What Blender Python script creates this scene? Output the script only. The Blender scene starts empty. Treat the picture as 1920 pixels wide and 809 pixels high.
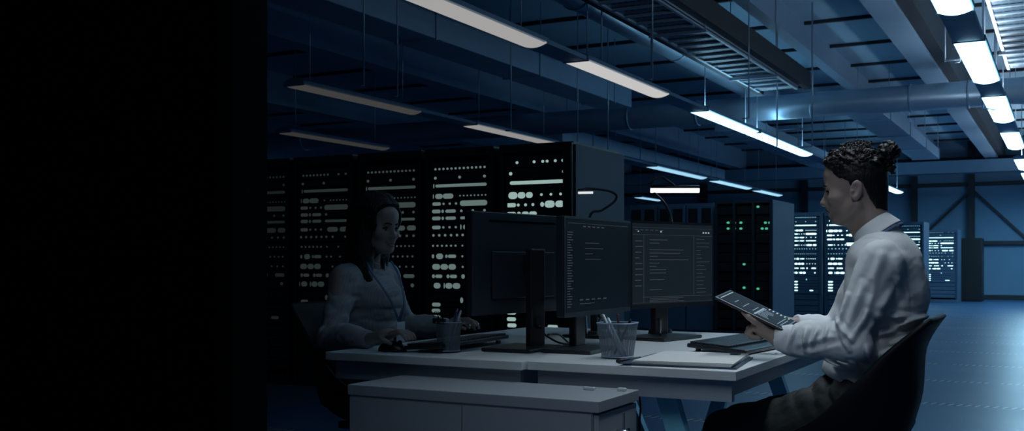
import bpy, bmesh, math, random
import numpy as np
from mathutils import Vector, Matrix, noise
random.seed(7)
R = math.radians
# ------------------------------------------------------------------ camera, world, exposure
F_PX, HOR, CAMH, TH = 1950.0, 490.0, 1.02, R(28.07)
scn = bpy.context.scene
cd = bpy.data.cameras.new('camera'); cam = bpy.data.objects.new('camera', cd)
scn.collection.objects.link(cam); scn.camera = cam
cam.location = (0, 0, CAMH); cam.rotation_euler = (R(90), 0, TH)
cd.sensor_width = 36; cd.lens = 36 * F_PX / 1920; cd.shift_y = (HOR - 404.5) / 1920
cd.clip_start = .05; cd.clip_end = 200
cd.dof.use_dof = True; cd.dof.focus_distance = 3.25; cd.dof.aperture_fstop = 11
scn.view_settings.view_transform = 'Standard'; scn.view_settings.look = 'None'
scn.view_settings.exposure = 0.0; scn.view_settings.gamma = 1.0
scn.view_settings.use_curve_mapping = False
w = bpy.data.worlds.new('world'); scn.world = w; w.use_nodes = True
w.node_tree.nodes['Background'].inputs[0].default_value = (.10, .22, .42, 1)
w.node_tree.nodes['Background'].inputs[1].default_value = .07
LAMP_COL = (.40, .76, 1.0)
LAMP_PWR = 8.0

FW = Vector((-math.sin(TH), math.cos(TH), 0)); RT = Vector((math.cos(TH), math.sin(TH), 0))
def P(u, v, z=None, Y=None, X=None, d=None):
    """the point of the place seen at pixel (u,v), fixed by its height, Y, X or distance"""
    r = FW + RT * ((u - 960) / F_PX) + Vector((0, 0, (HOR - v) / F_PX))
    if d is None:
        if z is not None: d = (z - CAMH) / r.z
        elif Y is not None: d = Y / r.y
        else: d = X / r.x
    return Vector((0, 0, CAMH)) + r * d
COL = scn.collection

# ------------------------------------------------------------------ materials
MT = {}
def mat(name, col, rough=.5, metal=0, spec=.5, bump=0, bscale=60, var=0, emit=None, es=1, stretch=None, coat=0, alpha=None):
    if name in MT: return MT[name]
    m = bpy.data.materials.new(name); m.use_nodes = True; MT[name] = m
    nt = m.node_tree; b = nt.nodes['Principled BSDF']
    b.inputs['Base Color'].default_value = (*col, 1); b.inputs['Roughness'].default_value = rough
    b.inputs['Metallic'].default_value = metal; b.inputs['Specular IOR Level'].default_value = spec
    b.inputs['Coat Weight'].default_value = coat
    if emit: b.inputs['Emission Color'].default_value = (*emit, 1); b.inputs['Emission Strength'].default_value = es
    tc = nt.nodes.new('ShaderNodeTexCoord'); mp = nt.nodes.new('ShaderNodeMapping')
    nt.links.new(tc.outputs['Object'], mp.inputs[0])
    if stretch: mp.inputs['Scale'].default_value = stretch
    n = nt.nodes.new('ShaderNodeTexNoise'); n.inputs['Scale'].default_value = bscale; n.inputs['Detail'].default_value = 4
    nt.links.new(mp.outputs[0], n.inputs['Vector'])
    if bump:
        bp = nt.nodes.new('ShaderNodeBump'); bp.inputs['Strength'].default_value = bump; bp.inputs['Distance'].default_value = .004
        nt.links.new(n.outputs['Fac'], bp.inputs['Height']); nt.links.new(bp.outputs[0], b.inputs['Normal'])
    if var:
        mx = nt.nodes.new('ShaderNodeMix'); mx.data_type = 'RGBA'
        mx.inputs[6].default_value = (*[c * (1 - var) for c in col], 1); mx.inputs[7].default_value = (*[min(1, c * (1 + var)) for c in col], 1)
        nt.links.new(n.outputs['Fac'], mx.inputs[0]); nt.links.new(mx.outputs[2], b.inputs['Base Color'])
    return m
def glow(name, col, s):
    return mat(name, (.02, .02, .02), .5, emit=col, es=s)

M_wall = mat('blue_wall_paint', (.13, .26, .40), .75, bump=.15, var=.12, bscale=2.2)
M_ceil = mat('blue_grey_ceiling', (.26, .44, .58), .7, bump=.1, var=.15, bscale=1.3)
M_beam = mat('painted_steel_beam', (.20, .33, .47), .55, bump=.1, var=.1, bscale=5)
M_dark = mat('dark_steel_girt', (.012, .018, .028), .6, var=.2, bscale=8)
M_black = mat('matt_black_paint', (.0015, .0015, .0015), .9, spec=.0, var=.1, bscale=6)
M_blackp = mat('charcoal_paint', (.006, .006, .006), .9, spec=.05, var=.1, bscale=6)  # lighter margin of the dark fade, put into the end strip's colour
M_duct = mat('galvanised_duct', (.34, .48, .62), .38, metal=.45, bump=.05, var=.1, bscale=4)
M_rail = mat('bright_tray_rail', (.50, .62, .74), .35, metal=.5, bump=.05, var=.08, bscale=14)
M_rod = mat('thin_steel_rod', (.35, .45, .58), .4, metal=.4, var=.1, bscale=30)
M_rackb = mat('black_rack_metal', (.004, .006, .008), .45, bump=.05, var=.15, bscale=20)
M_racku = mat('dark_server_face', (.008, .013, .017), .4, bump=.2, bscale=180, var=.2)
M_rackblue = mat('blue_rack_panel', (.055, .11, .19), .6, bump=.05, var=.1, bscale=9)
M_desk = mat('white_laminate', (.70, .72, .74), .38, bump=.03, var=.03, bscale=30)
M_edge = mat('desk_edge_band', (.42, .45, .48), .5, bump=.05, var=.05, bscale=40)
M_cab = mat('grey_cabinet_laminate', (.31, .34, .37), .5, bump=.04, var=.04, bscale=25)
M_leg = mat('pale_blue_powder_coat', (.26, .74, .94), .4, bump=.04, var=.04, bscale=40)
M_mon = mat('black_monitor_plastic', (.012, .015, .02), .38, bump=.08, bscale=300, var=.1)
M_monb = mat('monitor_back_shell', (.02, .03, .042), .33, bump=.05, bscale=300, var=.1)
M_screen = mat('screen_glass', (.003, .006, .009), .22, spec=.3, emit=(.35, .6, .8), es=.006, var=.1, bscale=3)
M_txt = glow('screen_text', (.6, .8, .9), .05)
M_txtb = glow('bright_screen_text', (.7, .85, 1), .45)
M_keys = mat('black_key_plastic', (.018, .024, .03), .35, bump=.1, bscale=200, var=.1)
M_kbb = mat('keyboard_case', (.012, .016, .022), .3, bump=.1, bscale=200, var=.1)
M_paper = mat('white_paper', (.66, .66, .65), .8, bump=.06, bscale=60, var=.03)
M_folder = mat('navy_folder', (.02, .05, .1), .5, bump=.05, bscale=60, var=.1)
M_skin = mat('skin', (.33, .245, .215), .5, bump=.08, bscale=220, var=.08)
M_skinw = mat('lighter_skin', (.36, .27, .24), .5, bump=.08, bscale=220, var=.06)
M_hair = mat('black_hair', (.005, .005, .006), .5, spec=.35, bump=.8, bscale=140, var=.3, stretch=(1, 1, .35))
M_trous = mat('dark_green_grey_trousers', (.022, .028, .030), .8, bump=.4, bscale=90, var=.2)
M_belt = mat('black_leather', (.008, .008, .008), .4, bump=.2, bscale=120, var=.1)
M_chair = mat('black_moulded_plastic', (.005, .008, .012), .6, spec=.15, bump=.06, bscale=200, var=.1)
M_lany = mat('navy_lanyard_ribbon', (.02, .06, .17), .6, bump=.2, bscale=300, var=.1)
M_eye = mat('eye_white', (.5, .48, .46), .2, var=.02)
M_iris = mat('dark_iris', (.01, .008, .006), .1, var=.1)
M_chrome = mat('chrome', (.6, .65, .7), .2, metal=1, var=.05)
M_cable = mat('black_cable_rubber', (.008, .009, .011), .5, var=.1)
M_pen = mat('grey_pen_barrel', (.25, .28, .32), .35, metal=.3, var=.1)
M_white = mat('white_plastic', (.6, .63, .66), .4, var=.05)
M_red = mat('dark_red_pen', (.06, .01, .015), .4, var=.1)
M_lip = mat('lips', (.30, .14, .12), .5, var=.1)

def stripe_mat(name, c1, c2, scale):
    m = mat(name, c1, .8, bump=.05, bscale=260)
    nt = m.node_tree; b = nt.nodes['Principled BSDF']
    tc = nt.nodes.new('ShaderNodeTexCoord')
    wv = nt.nodes.new('ShaderNodeTexWave'); wv.inputs['Scale'].default_value = scale; wv.inputs['Distortion'].default_value = .0; bumpless = True
    wv.bands_direction = 'X'
    mx = nt.nodes.new('ShaderNodeMix'); mx.data_type = 'RGBA'
    mx.inputs[6].default_value = (*c1, 1); mx.inputs[7].default_value = (*c2, 1)
    nt.links.new(tc.outputs['Object'], wv.inputs['Vector']); nt.links.new(wv.outputs['Fac'], mx.inputs[0])
    nt.links.new(mx.outputs[2], b.inputs['Base Color'])
    return m
M_shirt = stripe_mat('pinstriped_white_shirt', (.76, .78, .80), (.66, .69, .73), 85)
M_shirtw = stripe_mat('grey_blue_blouse', (.36, .36, .38), (.31, .31, .34), 40)

def mesh_screen():
    """perforated wire mesh: holes cut by a fine grid"""
    m = bpy.data.materials.new('wire_mesh'); m.use_nodes = True; nt = m.node_tree
    out = nt.nodes['Material Output']; b = nt.nodes['Principled BSDF']
    b.inputs['Base Color'].default_value = (.14, .18, .23, 1); b.inputs['Metallic'].default_value = .3; b.inputs['Roughness'].default_value = .4
    uv = nt.nodes.new('ShaderNodeUVMap'); uv.uv_map = 'UVMap'
    v = nt.nodes.new('ShaderNodeTexVoronoi'); v.inputs['Scale'].default_value = 70; v.inputs['Randomness'].default_value = 0
    nt.links.new(uv.outputs[0], v.inputs['Vector'])
    lt = nt.nodes.new('ShaderNodeMath'); lt.operation = 'LESS_THAN'; lt.inputs[1].default_value = .34
    nt.links.new(v.outputs['Distance'], lt.inputs[0])
    tr = nt.nodes.new('ShaderNodeBsdfTransparent'); mx = nt.nodes.new('ShaderNodeMixShader')
    nt.links.new(lt.outputs[0], mx.inputs[0]); nt.links.new(b.outputs[0], mx.inputs[1]); nt.links.new(tr.outputs[0], mx.inputs[2])
    nt.links.new(mx.outputs[0], out.inputs[0]); return m
M_mesh = mesh_screen()

def mth(nt, op, a, b=None, c=None):
    n = nt.nodes.new('ShaderNodeMath'); n.operation = op
    for i, x in enumerate((a, b, c)):
        if x is None: continue
        if isinstance(x, (int, float)): n.inputs[i].default_value = x
        else: nt.links.new(x, n.inputs[i])
    return n.outputs[0]
def floor_mat():
    m = bpy.data.materials.new('raised_floor_panels'); m.use_nodes = True; nt = m.node_tree; b = nt.nodes['Principled BSDF']
    tc = nt.nodes.new('ShaderNodeTexCoord'); sp = nt.nodes.new('ShaderNodeSeparateXYZ'); nt.links.new(tc.outputs['Object'], sp.inputs[0])
    x, y = sp.outputs[0], sp.outputs[1]
    # airflow strips: every 1.55 m in Y, slanted slots .056 apart, panels 1.2 m long
    ys = mth(nt, 'SUBTRACT', y, 7.98)
    yy = mth(nt, 'PINGPONG', ys, .775)
    in_strip = mth(nt, 'LESS_THAN', yy, .042)
    row = mth(nt, 'ROUND', mth(nt, 'DIVIDE', ys, 1.55))
    xo = mth(nt, 'ADD', x, mth(nt, 'MULTIPLY', row, .53))
    px = mth(nt, 'PINGPONG', xo, .6)
    in_panel = mth(nt, 'GREATER_THAN', px, .05)
    sl = mth(nt, 'ADD', x, mth(nt, 'MULTIPLY', ys, -.35))
    sx = mth(nt, 'PINGPONG', sl, .029)
    slot = mth(nt, 'LESS_THAN', sx, .0215)
    hole = mth(nt, 'MULTIPLY', mth(nt, 'MULTIPLY', in_strip, in_panel), slot)
    lip = mth(nt, 'MULTIPLY', mth(nt, 'MULTIPLY', in_strip, in_panel), mth(nt, 'SUBTRACT', 1.0, slot))
    seamx = mth(nt, 'LESS_THAN', mth(nt, 'PINGPONG', x, .6), .003)
    seamy = mth(nt, 'LESS_THAN', mth(nt, 'PINGPONG', mth(nt, 'ADD', y, .1), .3), .0025)
    seam = mth(nt, 'MAXIMUM', seamx, seamy)
    nz = nt.nodes.new('ShaderNodeTexNoise'); nz.inputs['Scale'].default_value = 1.2; nz.inputs['Detail'].default_value = 5
    nt.links.new(tc.outputs['Object'], nz.inputs['Vector'])
    def mix(f, a, bb):
        n = nt.nodes.new('ShaderNodeMix'); n.data_type = 'RGBA'; nt.links.new(f, n.inputs[0])
        for i, q in ((6, a), (7, bb)):
            if isinstance(q, tuple): n.inputs[i].default_value = (*q, 1)
            else: nt.links.new(q, n.inputs[i])
        return n.outputs[2]
    base = mix(nz.outputs['Fac'], (.015, .065, .15), (.028, .095, .20))
    c = mix(seam, base, (.04, .09, .16)); c = mix(lip, c, (.55, .70, .85)); c = mix(hole, c, (.004, .008, .015))
    nt.links.new(c, b.inputs['Base Color'])
    r = mth(nt, 'ADD', mth(nt, 'MULTIPLY', nz.outputs['Fac'], .12), .30); nt.links.new(r, b.inputs['Roughness'])
    bp = nt.nodes.new('ShaderNodeBump'); bp.inputs['Strength'].default_value = .5; bp.inputs['Distance'].default_value = .004
    nt.links.new(mth(nt, 'SUBTRACT', 1.0, mth(nt, 'MAXIMUM', seam, hole)), bp.inputs['Height']); nt.links.new(bp.outputs[0], b.inputs['Normal'])
    return m
M_floor = floor_mat()
def tray_mat():
    m = bpy.data.materials.new('perforated_tray_sheet'); m.use_nodes = True; nt = m.node_tree; b = nt.nodes['Principled BSDF']
    tc = nt.nodes.new('ShaderNodeTexCoord'); sp = nt.nodes.new('ShaderNodeSeparateXYZ'); nt.links.new(tc.outputs['Object'], sp.inputs[0])
    a = mth(nt, 'LESS_THAN', mth(nt, 'PINGPONG', sp.outputs[1], .075), .028)
    h = mth(nt, 'LESS_THAN', mth(nt, 'PINGPONG', sp.outputs[0], .03), .02)
    hole = mth(nt, 'MULTIPLY', a, h)
    mx = nt.nodes.new('ShaderNodeMix'); mx.data_type = 'RGBA'; nt.links.new(hole, mx.inputs[0])
    mx.inputs[6].default_value = (.13, .20, .27, 1); mx.inputs[7].default_value = (.01, .02, .035, 1)
    nt.links.new(mx.outputs[2], b.inputs['Base Color']); b.inputs['Roughness'].default_value = .35; b.inputs['Metallic'].default_value = .4
    bp = nt.nodes.new('ShaderNodeBump'); bp.inputs['Strength'].default_value = .8; bp.inputs['Distance'].default_value = .06
    nt.links.new(mth(nt, 'PINGPONG', sp.outputs[1], .15), bp.inputs['Height']); nt.links.new(bp.outputs[0], b.inputs['Normal'])
    return m
M_tray = tray_mat()

# ------------------------------------------------------------------ mesh helpers
def box(bm, lo, hi, mtx=None, bev=0):
    lo, hi = Vector(lo), Vector(hi)
    r = bmesh.ops.create_cube(bm, size=1)
    T = Matrix.Translation((lo + hi) / 2) @ Matrix.Diagonal((*(hi - lo), 1))
    if mtx: T = mtx @ T
    bmesh.ops.transform(bm, matrix=T, verts=r['verts'])
    if bev:
        es = {e for v in r['verts'] for e in v.link_edges}
        bmesh.ops.bevel(bm, geom=list(es), offset=bev, segments=2, profile=.5, affect='EDGES')
def tube(bm, pts, rad, seg=10, cap=True, closed=False):
    pts = [Vector(p) for p in pts]; n = len(pts)
    rads = rad if isinstance(rad, (list, tuple)) else [rad] * n
    rings = []; up = None
    for i, p in enumerate(pts):
        if closed: t = pts[(i + 1) % n] - pts[i - 1]
        else: t = pts[min(i + 1, n - 1)] - pts[max(i - 1, 0)]
        if t.length < 1e-9: t = Vector((0, 0, 1))
        t.normalize()
        if up is None: up = t.orthogonal()
        up = (up - t * up.dot(t)); 
        if up.length < 1e-6: up = t.orthogonal()
        up.normalize(); q = t.cross(up)
        rings.append([bm.verts.new(p + (up * math.cos(2 * math.pi * k / seg) + q * math.sin(2 * math.pi * k / seg)) * rads[i]) for k in range(seg)])
    rr = list(range(n if closed else n - 1))
    for i in rr:
        a, b = rings[i], rings[(i + 1) % n]
        for k in range(seg):
            f = bm.faces.new((a[k], a[(k + 1) % seg], b[(k + 1) % seg], b[k])); f.smooth = True
    if cap and not closed:
        bm.faces.new(rings[0][::-1]); bm.faces.new(rings[-1])
def smooth_path(pts, n=8):
    pts = [Vector(p) for p in pts]; out = []
    for i in range(len(pts) - 1):
        p0, p1, p2, p3 = pts[max(i - 1, 0)], pts[i], pts[i + 1], pts[min(i + 2, len(pts) - 1)]
        for k in range(n):
            t = k / n
            out.append(.5 * ((2 * p1) + (-p0 + p2) * t + (2 * p0 - 5 * p1 + 4 * p2 - p3) * t * t + (-p0 + 3 * p1 - 3 * p2 + p3) * t ** 3))
    return out + [pts[-1]]
def prism(bm, poly, z0, z1):
    a = [bm.verts.new((p[0], p[1], z0)) for p in poly]; b = [bm.verts.new((p[0], p[1], z1)) for p in poly]
    bm.faces.new(a[::-1]); bm.faces.new(b)
    for i in range(len(poly)):
        j = (i + 1) % len(poly); bm.faces.new((a[i], a[j], b[j], b[i]))
def obj(name, bm, m, parent=None):
    bmesh.ops.recalc_face_normals(bm, faces=bm.faces)
    me = bpy.data.meshes.new(name); bm.to_mesh(me); bm.free()
    me.materials.append(m); o = bpy.data.objects.new(name, me); COL.objects.link(o)
    if parent: o.parent = parent
    return o
def tag(o, label, cat, group=None):
    o['label'] = label; o['category'] = cat
    if group: o['group'] = group
    return o
def thing(name, label, cat, loc=(0, 0, 0), rz=0, group=None):
    o = bpy.data.objects.new(name, None); COL.objects.link(o); o.empty_display_size = .05
    o.location = loc; o.rotation_euler = (0, 0, rz); return tag(o, label, cat, group)
def struct(name, bm, m):
    o = obj(name, bm, m); o['kind'] = 'structure'; return o
def B(*boxes, bev=0):
    bm = bmesh.new()
    for lo, hi in boxes: box(bm, lo, hi, bev=bev)
    return bm
def T(*tubes, seg=10):
    bm = bmesh.new()
    for pts, r in tubes: tube(bm, pts, r, seg)
    return bm

# ------------------------------------------------------------------ the room
YB, ZC = 30.5, 4.25
struct('floor', B(((-16, -1.2, -.1), (7, YB, 0))), M_floor)
struct('ceiling', B(((-16, -1.2, ZC), (7, YB, ZC + .1))), M_ceil)
struct('wall_back', B(((-16, YB, 0), (7, YB + .15, ZC))), M_wall)
struct('wall_far_left', B(((-16.15, -1.2, 0), (-16, YB, ZC))), M_wall)
# added black wall and charcoal strip, standing in for the dark fade at left
eX = P(501, 400, Y=2.11).x; jX = P(405, 400, Y=1.985).x
struct('wall_left', B(((-5.5, 2.0, 0), (jX, 2.12, ZC))), M_black)
struct('trim_1', B(((jX, 1.985, 0), (eX, 2.11, ZC))), M_blackp)
# ceiling ribs (cross purlins), each a piece of structure
n = 2
bm = bmesh.new()
y = 5.6
while y < YB:
    box(bm, (-16, y, ZC - .045), (7, y + .05, ZC - .001)); y += 1.72
struct('trim_2', bm, M_dark)
for i, (x0, x1, zb, m) in enumerate(((-1.88, -1.58, 3.70, M_beam), (-3.28, -3.12, 3.92, M_beam), (-8.6, -8.3, 3.7, M_beam), (-12.2, -11.9, 3.7, M_beam), (1.6, 1.9, 3.7, M_beam))):
    struct('trim_%d' % (3 + i), B(((x0, -1, zb), (x1, YB - .3, ZC - .001))), m)
# dark plate beside the deep beam: the shade of its side put into colour
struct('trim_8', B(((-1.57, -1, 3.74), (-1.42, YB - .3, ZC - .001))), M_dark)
# back wall steel frame
def wz(v, u=1700): return P(u, v, Y=YB).z
def wx(u): return P(u, 400, Y=YB).x
bm = bmesh.new()
for v, t in ((243, .17), (304, .12), (350, .10)):
    box(bm, (-16, YB - .14, wz(v) - t / 2), (7, YB - .001, wz(v) + t / 2))
box(bm, (wx(1838), YB - .14, wz(457) - .05), (7, YB - .001, wz(457) + .05))
struct('trim_9', bm, M_dark)
bm = bmesh.new()
for u in (1322, 1510, 1715, 1822):
    box(bm, (wx(u) - .08, YB - .2, wz(305)), (wx(u) + .08, YB - .002, ZC))
    box(bm, (wx(u) - .08, YB - .2, 0), (wx(u) + .08, YB - .002, wz(332)))
box(bm, (wx(2090) - .08, YB - .2, 0), (wx(2090) + .08, YB - .002, ZC))
struct('trim_10', bm, M_dark)
def bar(bm, a, b, w, t):
    a, b = Vector(a), Vector(b); d = b - a
    Mx = Matrix.Translation((a + b) / 2) @ d.to_track_quat('X', 'Y').to_matrix().to_4x4() @ Matrix.Diagonal((d.length, t, w, 1))
    r = bmesh.ops.create_cube(bm, size=1); bmesh.ops.transform(bm, matrix=Mx, verts=r['verts'])
bm = bmesh.new()
bar(bm, (wx(1822), YB - .07, wz(358, 1822)), (wx(1738), YB - .07, wz(436, 1738)), .09, .06)
bar(bm, (wx(1822), YB - .07, wz(355, 1822)), (wx(1925), YB - .07, wz(448, 1925)), .09, .06)
struct('trim_11', bm, M_dark)
# pale soffit that runs across in front of the back wall
struct('trim_12', B(((-16, YB - 1.0, wz(333) - .0), (7, YB - .6, wz(311)))), M_wall)
# low plinth kerb at the foot of the back wall
struct('baseboard_back', B(((-16, YB - .35, 0), (7, YB - .01, .12))), M_dark)

# ------------------------------------------------------------------ ducts, pipe, trays
def cyl_duct(name, label, x, z, y0, y1, r, along='Y', flanges=()):
    t = thing(name, label, 'duct' if 'duct' in name else 'pipe', (0, 0, 0))
    a, b = ((x, y0, z), (x, y1, z)) if along == 'Y' else ((y0, x, z), (y1, x, z))
    obj('pipe_body', T(([a, Vector(a).lerp(Vector(b), .5), b], r), seg=40), M_duct, t)
    for f in flanges:
        p = (x, f, z) if along == 'Y' else (f, x, z)
        q = (x, f + .03, z) if along == 'Y' else (f + .03, x, z)
        obj('joint_ring', T(([p, q], r + .012), seg=40), M_duct, t)
    return t
cyl_duct('cross_pipe', 'large horizontal pipe crossing the whole room under the ceiling', 15.6, 3.32, -15.5, 6.5, .185, 'X',
         [P(u, 190, Y=15.4).x for u in (560, 1172, 1300, 1516, 1702, 1812)])
cyl_duct('ceiling_duct', 'round ventilation duct beside the left edge of the central cable tray', -4.35, 3.72, 1.5, 17.5, .17, 'Y', (6.5, 9.5, 12.5))
def box_duct(label, x0, x1, y0, y1, z0, z1):
    t = thing('rectangular_duct', label, 'duct')
    bm = bmesh.new(); box(bm, (x0, y0, z0), (x1, y1, z1), bev=.01); obj('duct_casing', bm, M_beam, t)
    k = y0 + 1.3
    while k < y1:
        obj('joint_flange', B(((x0 - .015, k, z0 - .015), (x1 + .015, k + .03, z1 + .015))), M_beam, t)
        for xx in (x0 + .03, x1 - .03): obj('hanger_rod', T(([(xx, k + .1, z1 - .005), (xx, k + .1, ZC)], .006), seg=6), M_rod, t)
        k += 2.4
box_duct('flat rectangular duct under the ceiling left of the round duct', -6.25, -5.75, 3, 14.6, 3.32, 3.6)
box_duct('rectangular duct running toward the back wall above the man\'s head', -3.05, -2.5, 16.3, 25, 3.3, 3.52)
box_duct('rectangular duct running back to the wall over the central row of lights', -5.0, -4.5, 16.3, 26, 3.1, 3.35)
box_duct('rectangular duct running back at far left beyond the cross pipe', -8.3, -7.7, 16.3, 26, 3.1, 3.35)
def tray(label, x0, x1, y0, y1, z, hang):
    t = thing('cable_tray', label, 'cable tray')
    obj('perforated_base', B(((x0, y0, z), (x1, y1, z + .012))), M_tray, t)
    for x in (x0, x1 - .03):
        obj('side_rail', B(((x, y0, z - .02), (x + .03, y1, z + .09))), M_rail, t)
    k = y0 + 2.2
    while k < y1 - .1:
        obj('rib', B(((x0 + .031, k, z - .022), (x1 - .031, k + .05, z - .0005)), bev=.004), mat('tray_rib_steel', (.30, .42, .54), .4, metal=.3, var=.1), t); k += .3
    for yy in hang:
        bm = bmesh.new()
        box(bm, (x0 - .03, yy, z - .05), (x1 + .03, yy + .03, z - .022))
        tube(bm, [(x0 - .015, yy + .015, z - .04), (x0 - .015, yy + .015, ZC)], .007, 6)
        tube(bm, [(x1 + .015, yy + .015, z - .04), (x1 + .015, yy + .015, ZC)], .007, 6)
        obj('hanger', bm, M_rod, t)
tray('perforated cable tray hung above the central row of ceiling lights', -3.65, -3.12, 2, 13.85, 3.3, (7.2, 9.8, 12.6))
tray('perforated cable tray at the upper right corner beside the bright lights', -.62, .1, 2, 13.6, 3.3, (6.8, 9.6, 12.4))
# slim dark runner beside the central tray
struct('trim_13', B(((-3.112, 1, 3.33), (-3.03, 14.2, 3.56))), M_dark)
struct('trim_14', B(((-3.74, 1, 3.30), (-3.66, 14.2, 3.42))), M_dark)

# ------------------------------------------------------------------ ceiling lights
def light_fixture(label, x, y0, y1, s, col, group, z=2.8, w=.25, up=None, skirt=0):
    t = thing('ceiling_light', label, 'ceiling light', (x, (y0 + y1) / 2, z), 0, group)
    L = (y1 - y0) / 2
    # curved diffuser: a shallow downward bow across its width
    bm = bmesh.new(); ns = 8; rows = []
    for yy in (-L + .02, L - .02):
        rows.append([bm.verts.new(((-.5 + k / ns) * (w - .02), yy, -.028 * (1 - (2 * k / ns - 1) ** 2))) for k in range(ns + 1)])
    top = [[bm.verts.new((sx * (w / 2 - .01), yy, .012)) for sx in (-1, 1)] for yy in (-L + .02, L - .02)]
    for k in range(ns):
        f = bm.faces.new((rows[0][k], rows[0][k + 1], rows[1][k + 1], rows[1][k])); f.smooth = True
    for i in (0, 1):
        bm.faces.new([*rows[i], top[i][1], top[i][0]])
    key = 'diffuser_glow_%g_%d' % (s, int(col[0] * 100))
    obj('diffuser', bm, glow(key, col, s), t)
    bm = bmesh.new()
    prof = [(-w / 2, .012), (w / 2, .012), (w / 2, .045), (w / 4, .075), (-w / 4, .075), (-w / 2, .045)]
    for yy in (-L, L): pass
    a = [bm.verts.new((p[0], -L, p[1])) for p in prof]; b = [bm.verts.new((p[0], L, p[1])) for p in prof]
    bm.faces.new(a[::-1]); bm.faces.new(b)
    for i in range(6): bm.faces.new((a[i], a[(i + 1) % 6], b[(i + 1) % 6], b[i]))
    obj('housing', bm, M_beam, t)
    if s > 1.5:
        obj('uplight_strip', B(((-w / 5, -L + .1, .0755), (w / 5, L - .1, .08))), glow('uplight_%g' % (up or s), col, up or s), t)  # added glow on top of the housing to brighten the ceiling
    if skirt:
        for sx in (-1, 1): obj('reflector_skirt', B(((sx * (w / 2 + .004) - .003, -L, -skirt), (sx * (w / 2 + .004) + .003, L, .04))), M_black, t)  # added side blockers that keep the unseen lamps' light off the woman
    for sy in (-1, 1):
        obj('end_cap', B(((-w / 2, sy * L - .012, -.006), (w / 2, sy * L + .012, .04)), bev=.003), M_beam, t)
        obj('suspension_rod', T(([(0, sy * (L - .25), .07), (0, sy * (L - .25), ZC - z)], .006), seg=6), M_rod, t)
    return t
WARM = (1, .975, .955)  # weak lamps towards the left: the dark fade is put into their strength
gA, gB, gC, gD = 'linear lights of the central row', 'linear lights of the right row', 'linear lights of the left row', 'linear lights of the far left row'
XA, XB, XC, XD = -3.86, -.7, -6.9, -9.55
rows = []
for s, y0, y1, lab, col in (
    (.36, 5.4, 7.64, 'dim white linear light at the top edge, nearest of the central row', WARM),
    (.55, 8.45, 10.6, 'pale linear light, second of the central row from the top edge', WARM),
    (3.6, 11.95, 14.25, 'bright linear light crossing in front of the cross pipe in the central row', LAMP_COL),
    (4.5, 14.35, 17.7, 'bright linear light of the central row ending left of the man\'s hair', LAMP_COL),
    (7.0, 22.3, 24.3, 'small lit linear light mostly hidden behind the man\'s hair bun', LAMP_COL),
    (7.0, 25.6, 28.6, 'small bright linear light just right of the back of the man\'s head', LAMP_COL)):
    light_fixture(lab, XA, y0, y1, s, col, gA, up=9 if s > 3 else None)
for s, y0, y1, lab in (  # out-of-view ones are added to light the man, floor and back wall
    (13.0, -.9, 1.5, 'bright skirted linear light of the right row above the camera, out of frame'),
    (19.0, 2.6, 4.8, 'bright linear light of the right row above the man, out of frame'),
    (LAMP_PWR, 5.6, 8.04, 'bright white linear light cut by the top edge, nearest of the right row'),
    (LAMP_PWR, 9.18, 11.3, 'widest whole bright white linear light at upper right'),
    (LAMP_PWR, 12.35, 14.6, 'bright linear light at right, below the widest whole one'),
    (LAMP_PWR, 15.9, 18.2, 'bright linear light cut by the right edge, lowest of its row'),
    (30.0, 20.2, 22.4, 'bright linear light of the right row beyond the right edge'),
    (40.0, 23.4, 25.6, 'bright linear light of the right row near the back wall, out of view'),
    (40.0, 26.4, 28.6, 'bright linear light of the right row nearest the back wall, out of view')):
    light_fixture(lab, XB, y0, y1, s, LAMP_COL if y0 > 5 else (.80, .92, 1), gB, up=28, skirt=.36 if y0 < 5 else 0)
for s, y0, y1, lab, col in (
    (.050, 8.25, 10.45, 'dim grey linear light at upper left, longest of the left row', WARM),
    (.28, 11.75, 14.2, 'grey white linear light above the tall black server racks', WARM),
    (.9, 18.5, 21.6, 'lit linear light above the gooseneck desk lamp bar', LAMP_COL),
    (1.0, 22.4, 25.2, 'lit linear light right of the gooseneck lamp, second to last of its row', LAMP_COL),
    (1.0, 26.0, 28.3, 'smallest farthest lit linear light of the left row', LAMP_COL)):
    light_fixture(lab, XC, y0, y1, s, col, gC)
light_fixture('faint grey linear light at far left above the first racks', XD, 11.2, 13.6, .035, WARM, gD)
light_fixture('tiny lit linear light low between the two gooseneck lamps', XD - 1, 27.2, 28.9, .9, LAMP_COL, gD)
# unseen row added right of the camera to brighten the floor and back wall
for k, (y0, s) in enumerate(((9, 8.0), (12, 18.0), (16, 26.0), (20, 36.0), (24, 40.0))):
    light_fixture('bright linear light of the row beyond the right edge of the view', 2.45, y0, y0 + 2.2, s, LAMP_COL, 'linear lights beyond the right edge')
def track(label, x, y0, y1, gaps):
    t = thing('light_track', label, 'light track', (x, 0, 2.8))
    for a, b in gaps:
        obj('track_section', B(((-.115, a, .0), (.115, b, .04)), bev=.004), M_beam, t)
track('painted housing joining the central row of lights', XA, 0, 0, ((7.66, 8.43), (10.62, 11.93), (14.27, 14.33), (17.72, 22.28), (24.32, 25.58)))
track('painted housing joining the right row of lights', XB, 0, 0, ((4.82, 5.58), (8.06, 9.16), (11.32, 12.33), (14.62, 15.88)))
track('painted housing joining the left row of lights', XC, 0, 0, ((10.47, 11.73), (14.22, 18.48), (21.62, 22.38), (25.22, 25.98)))
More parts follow.
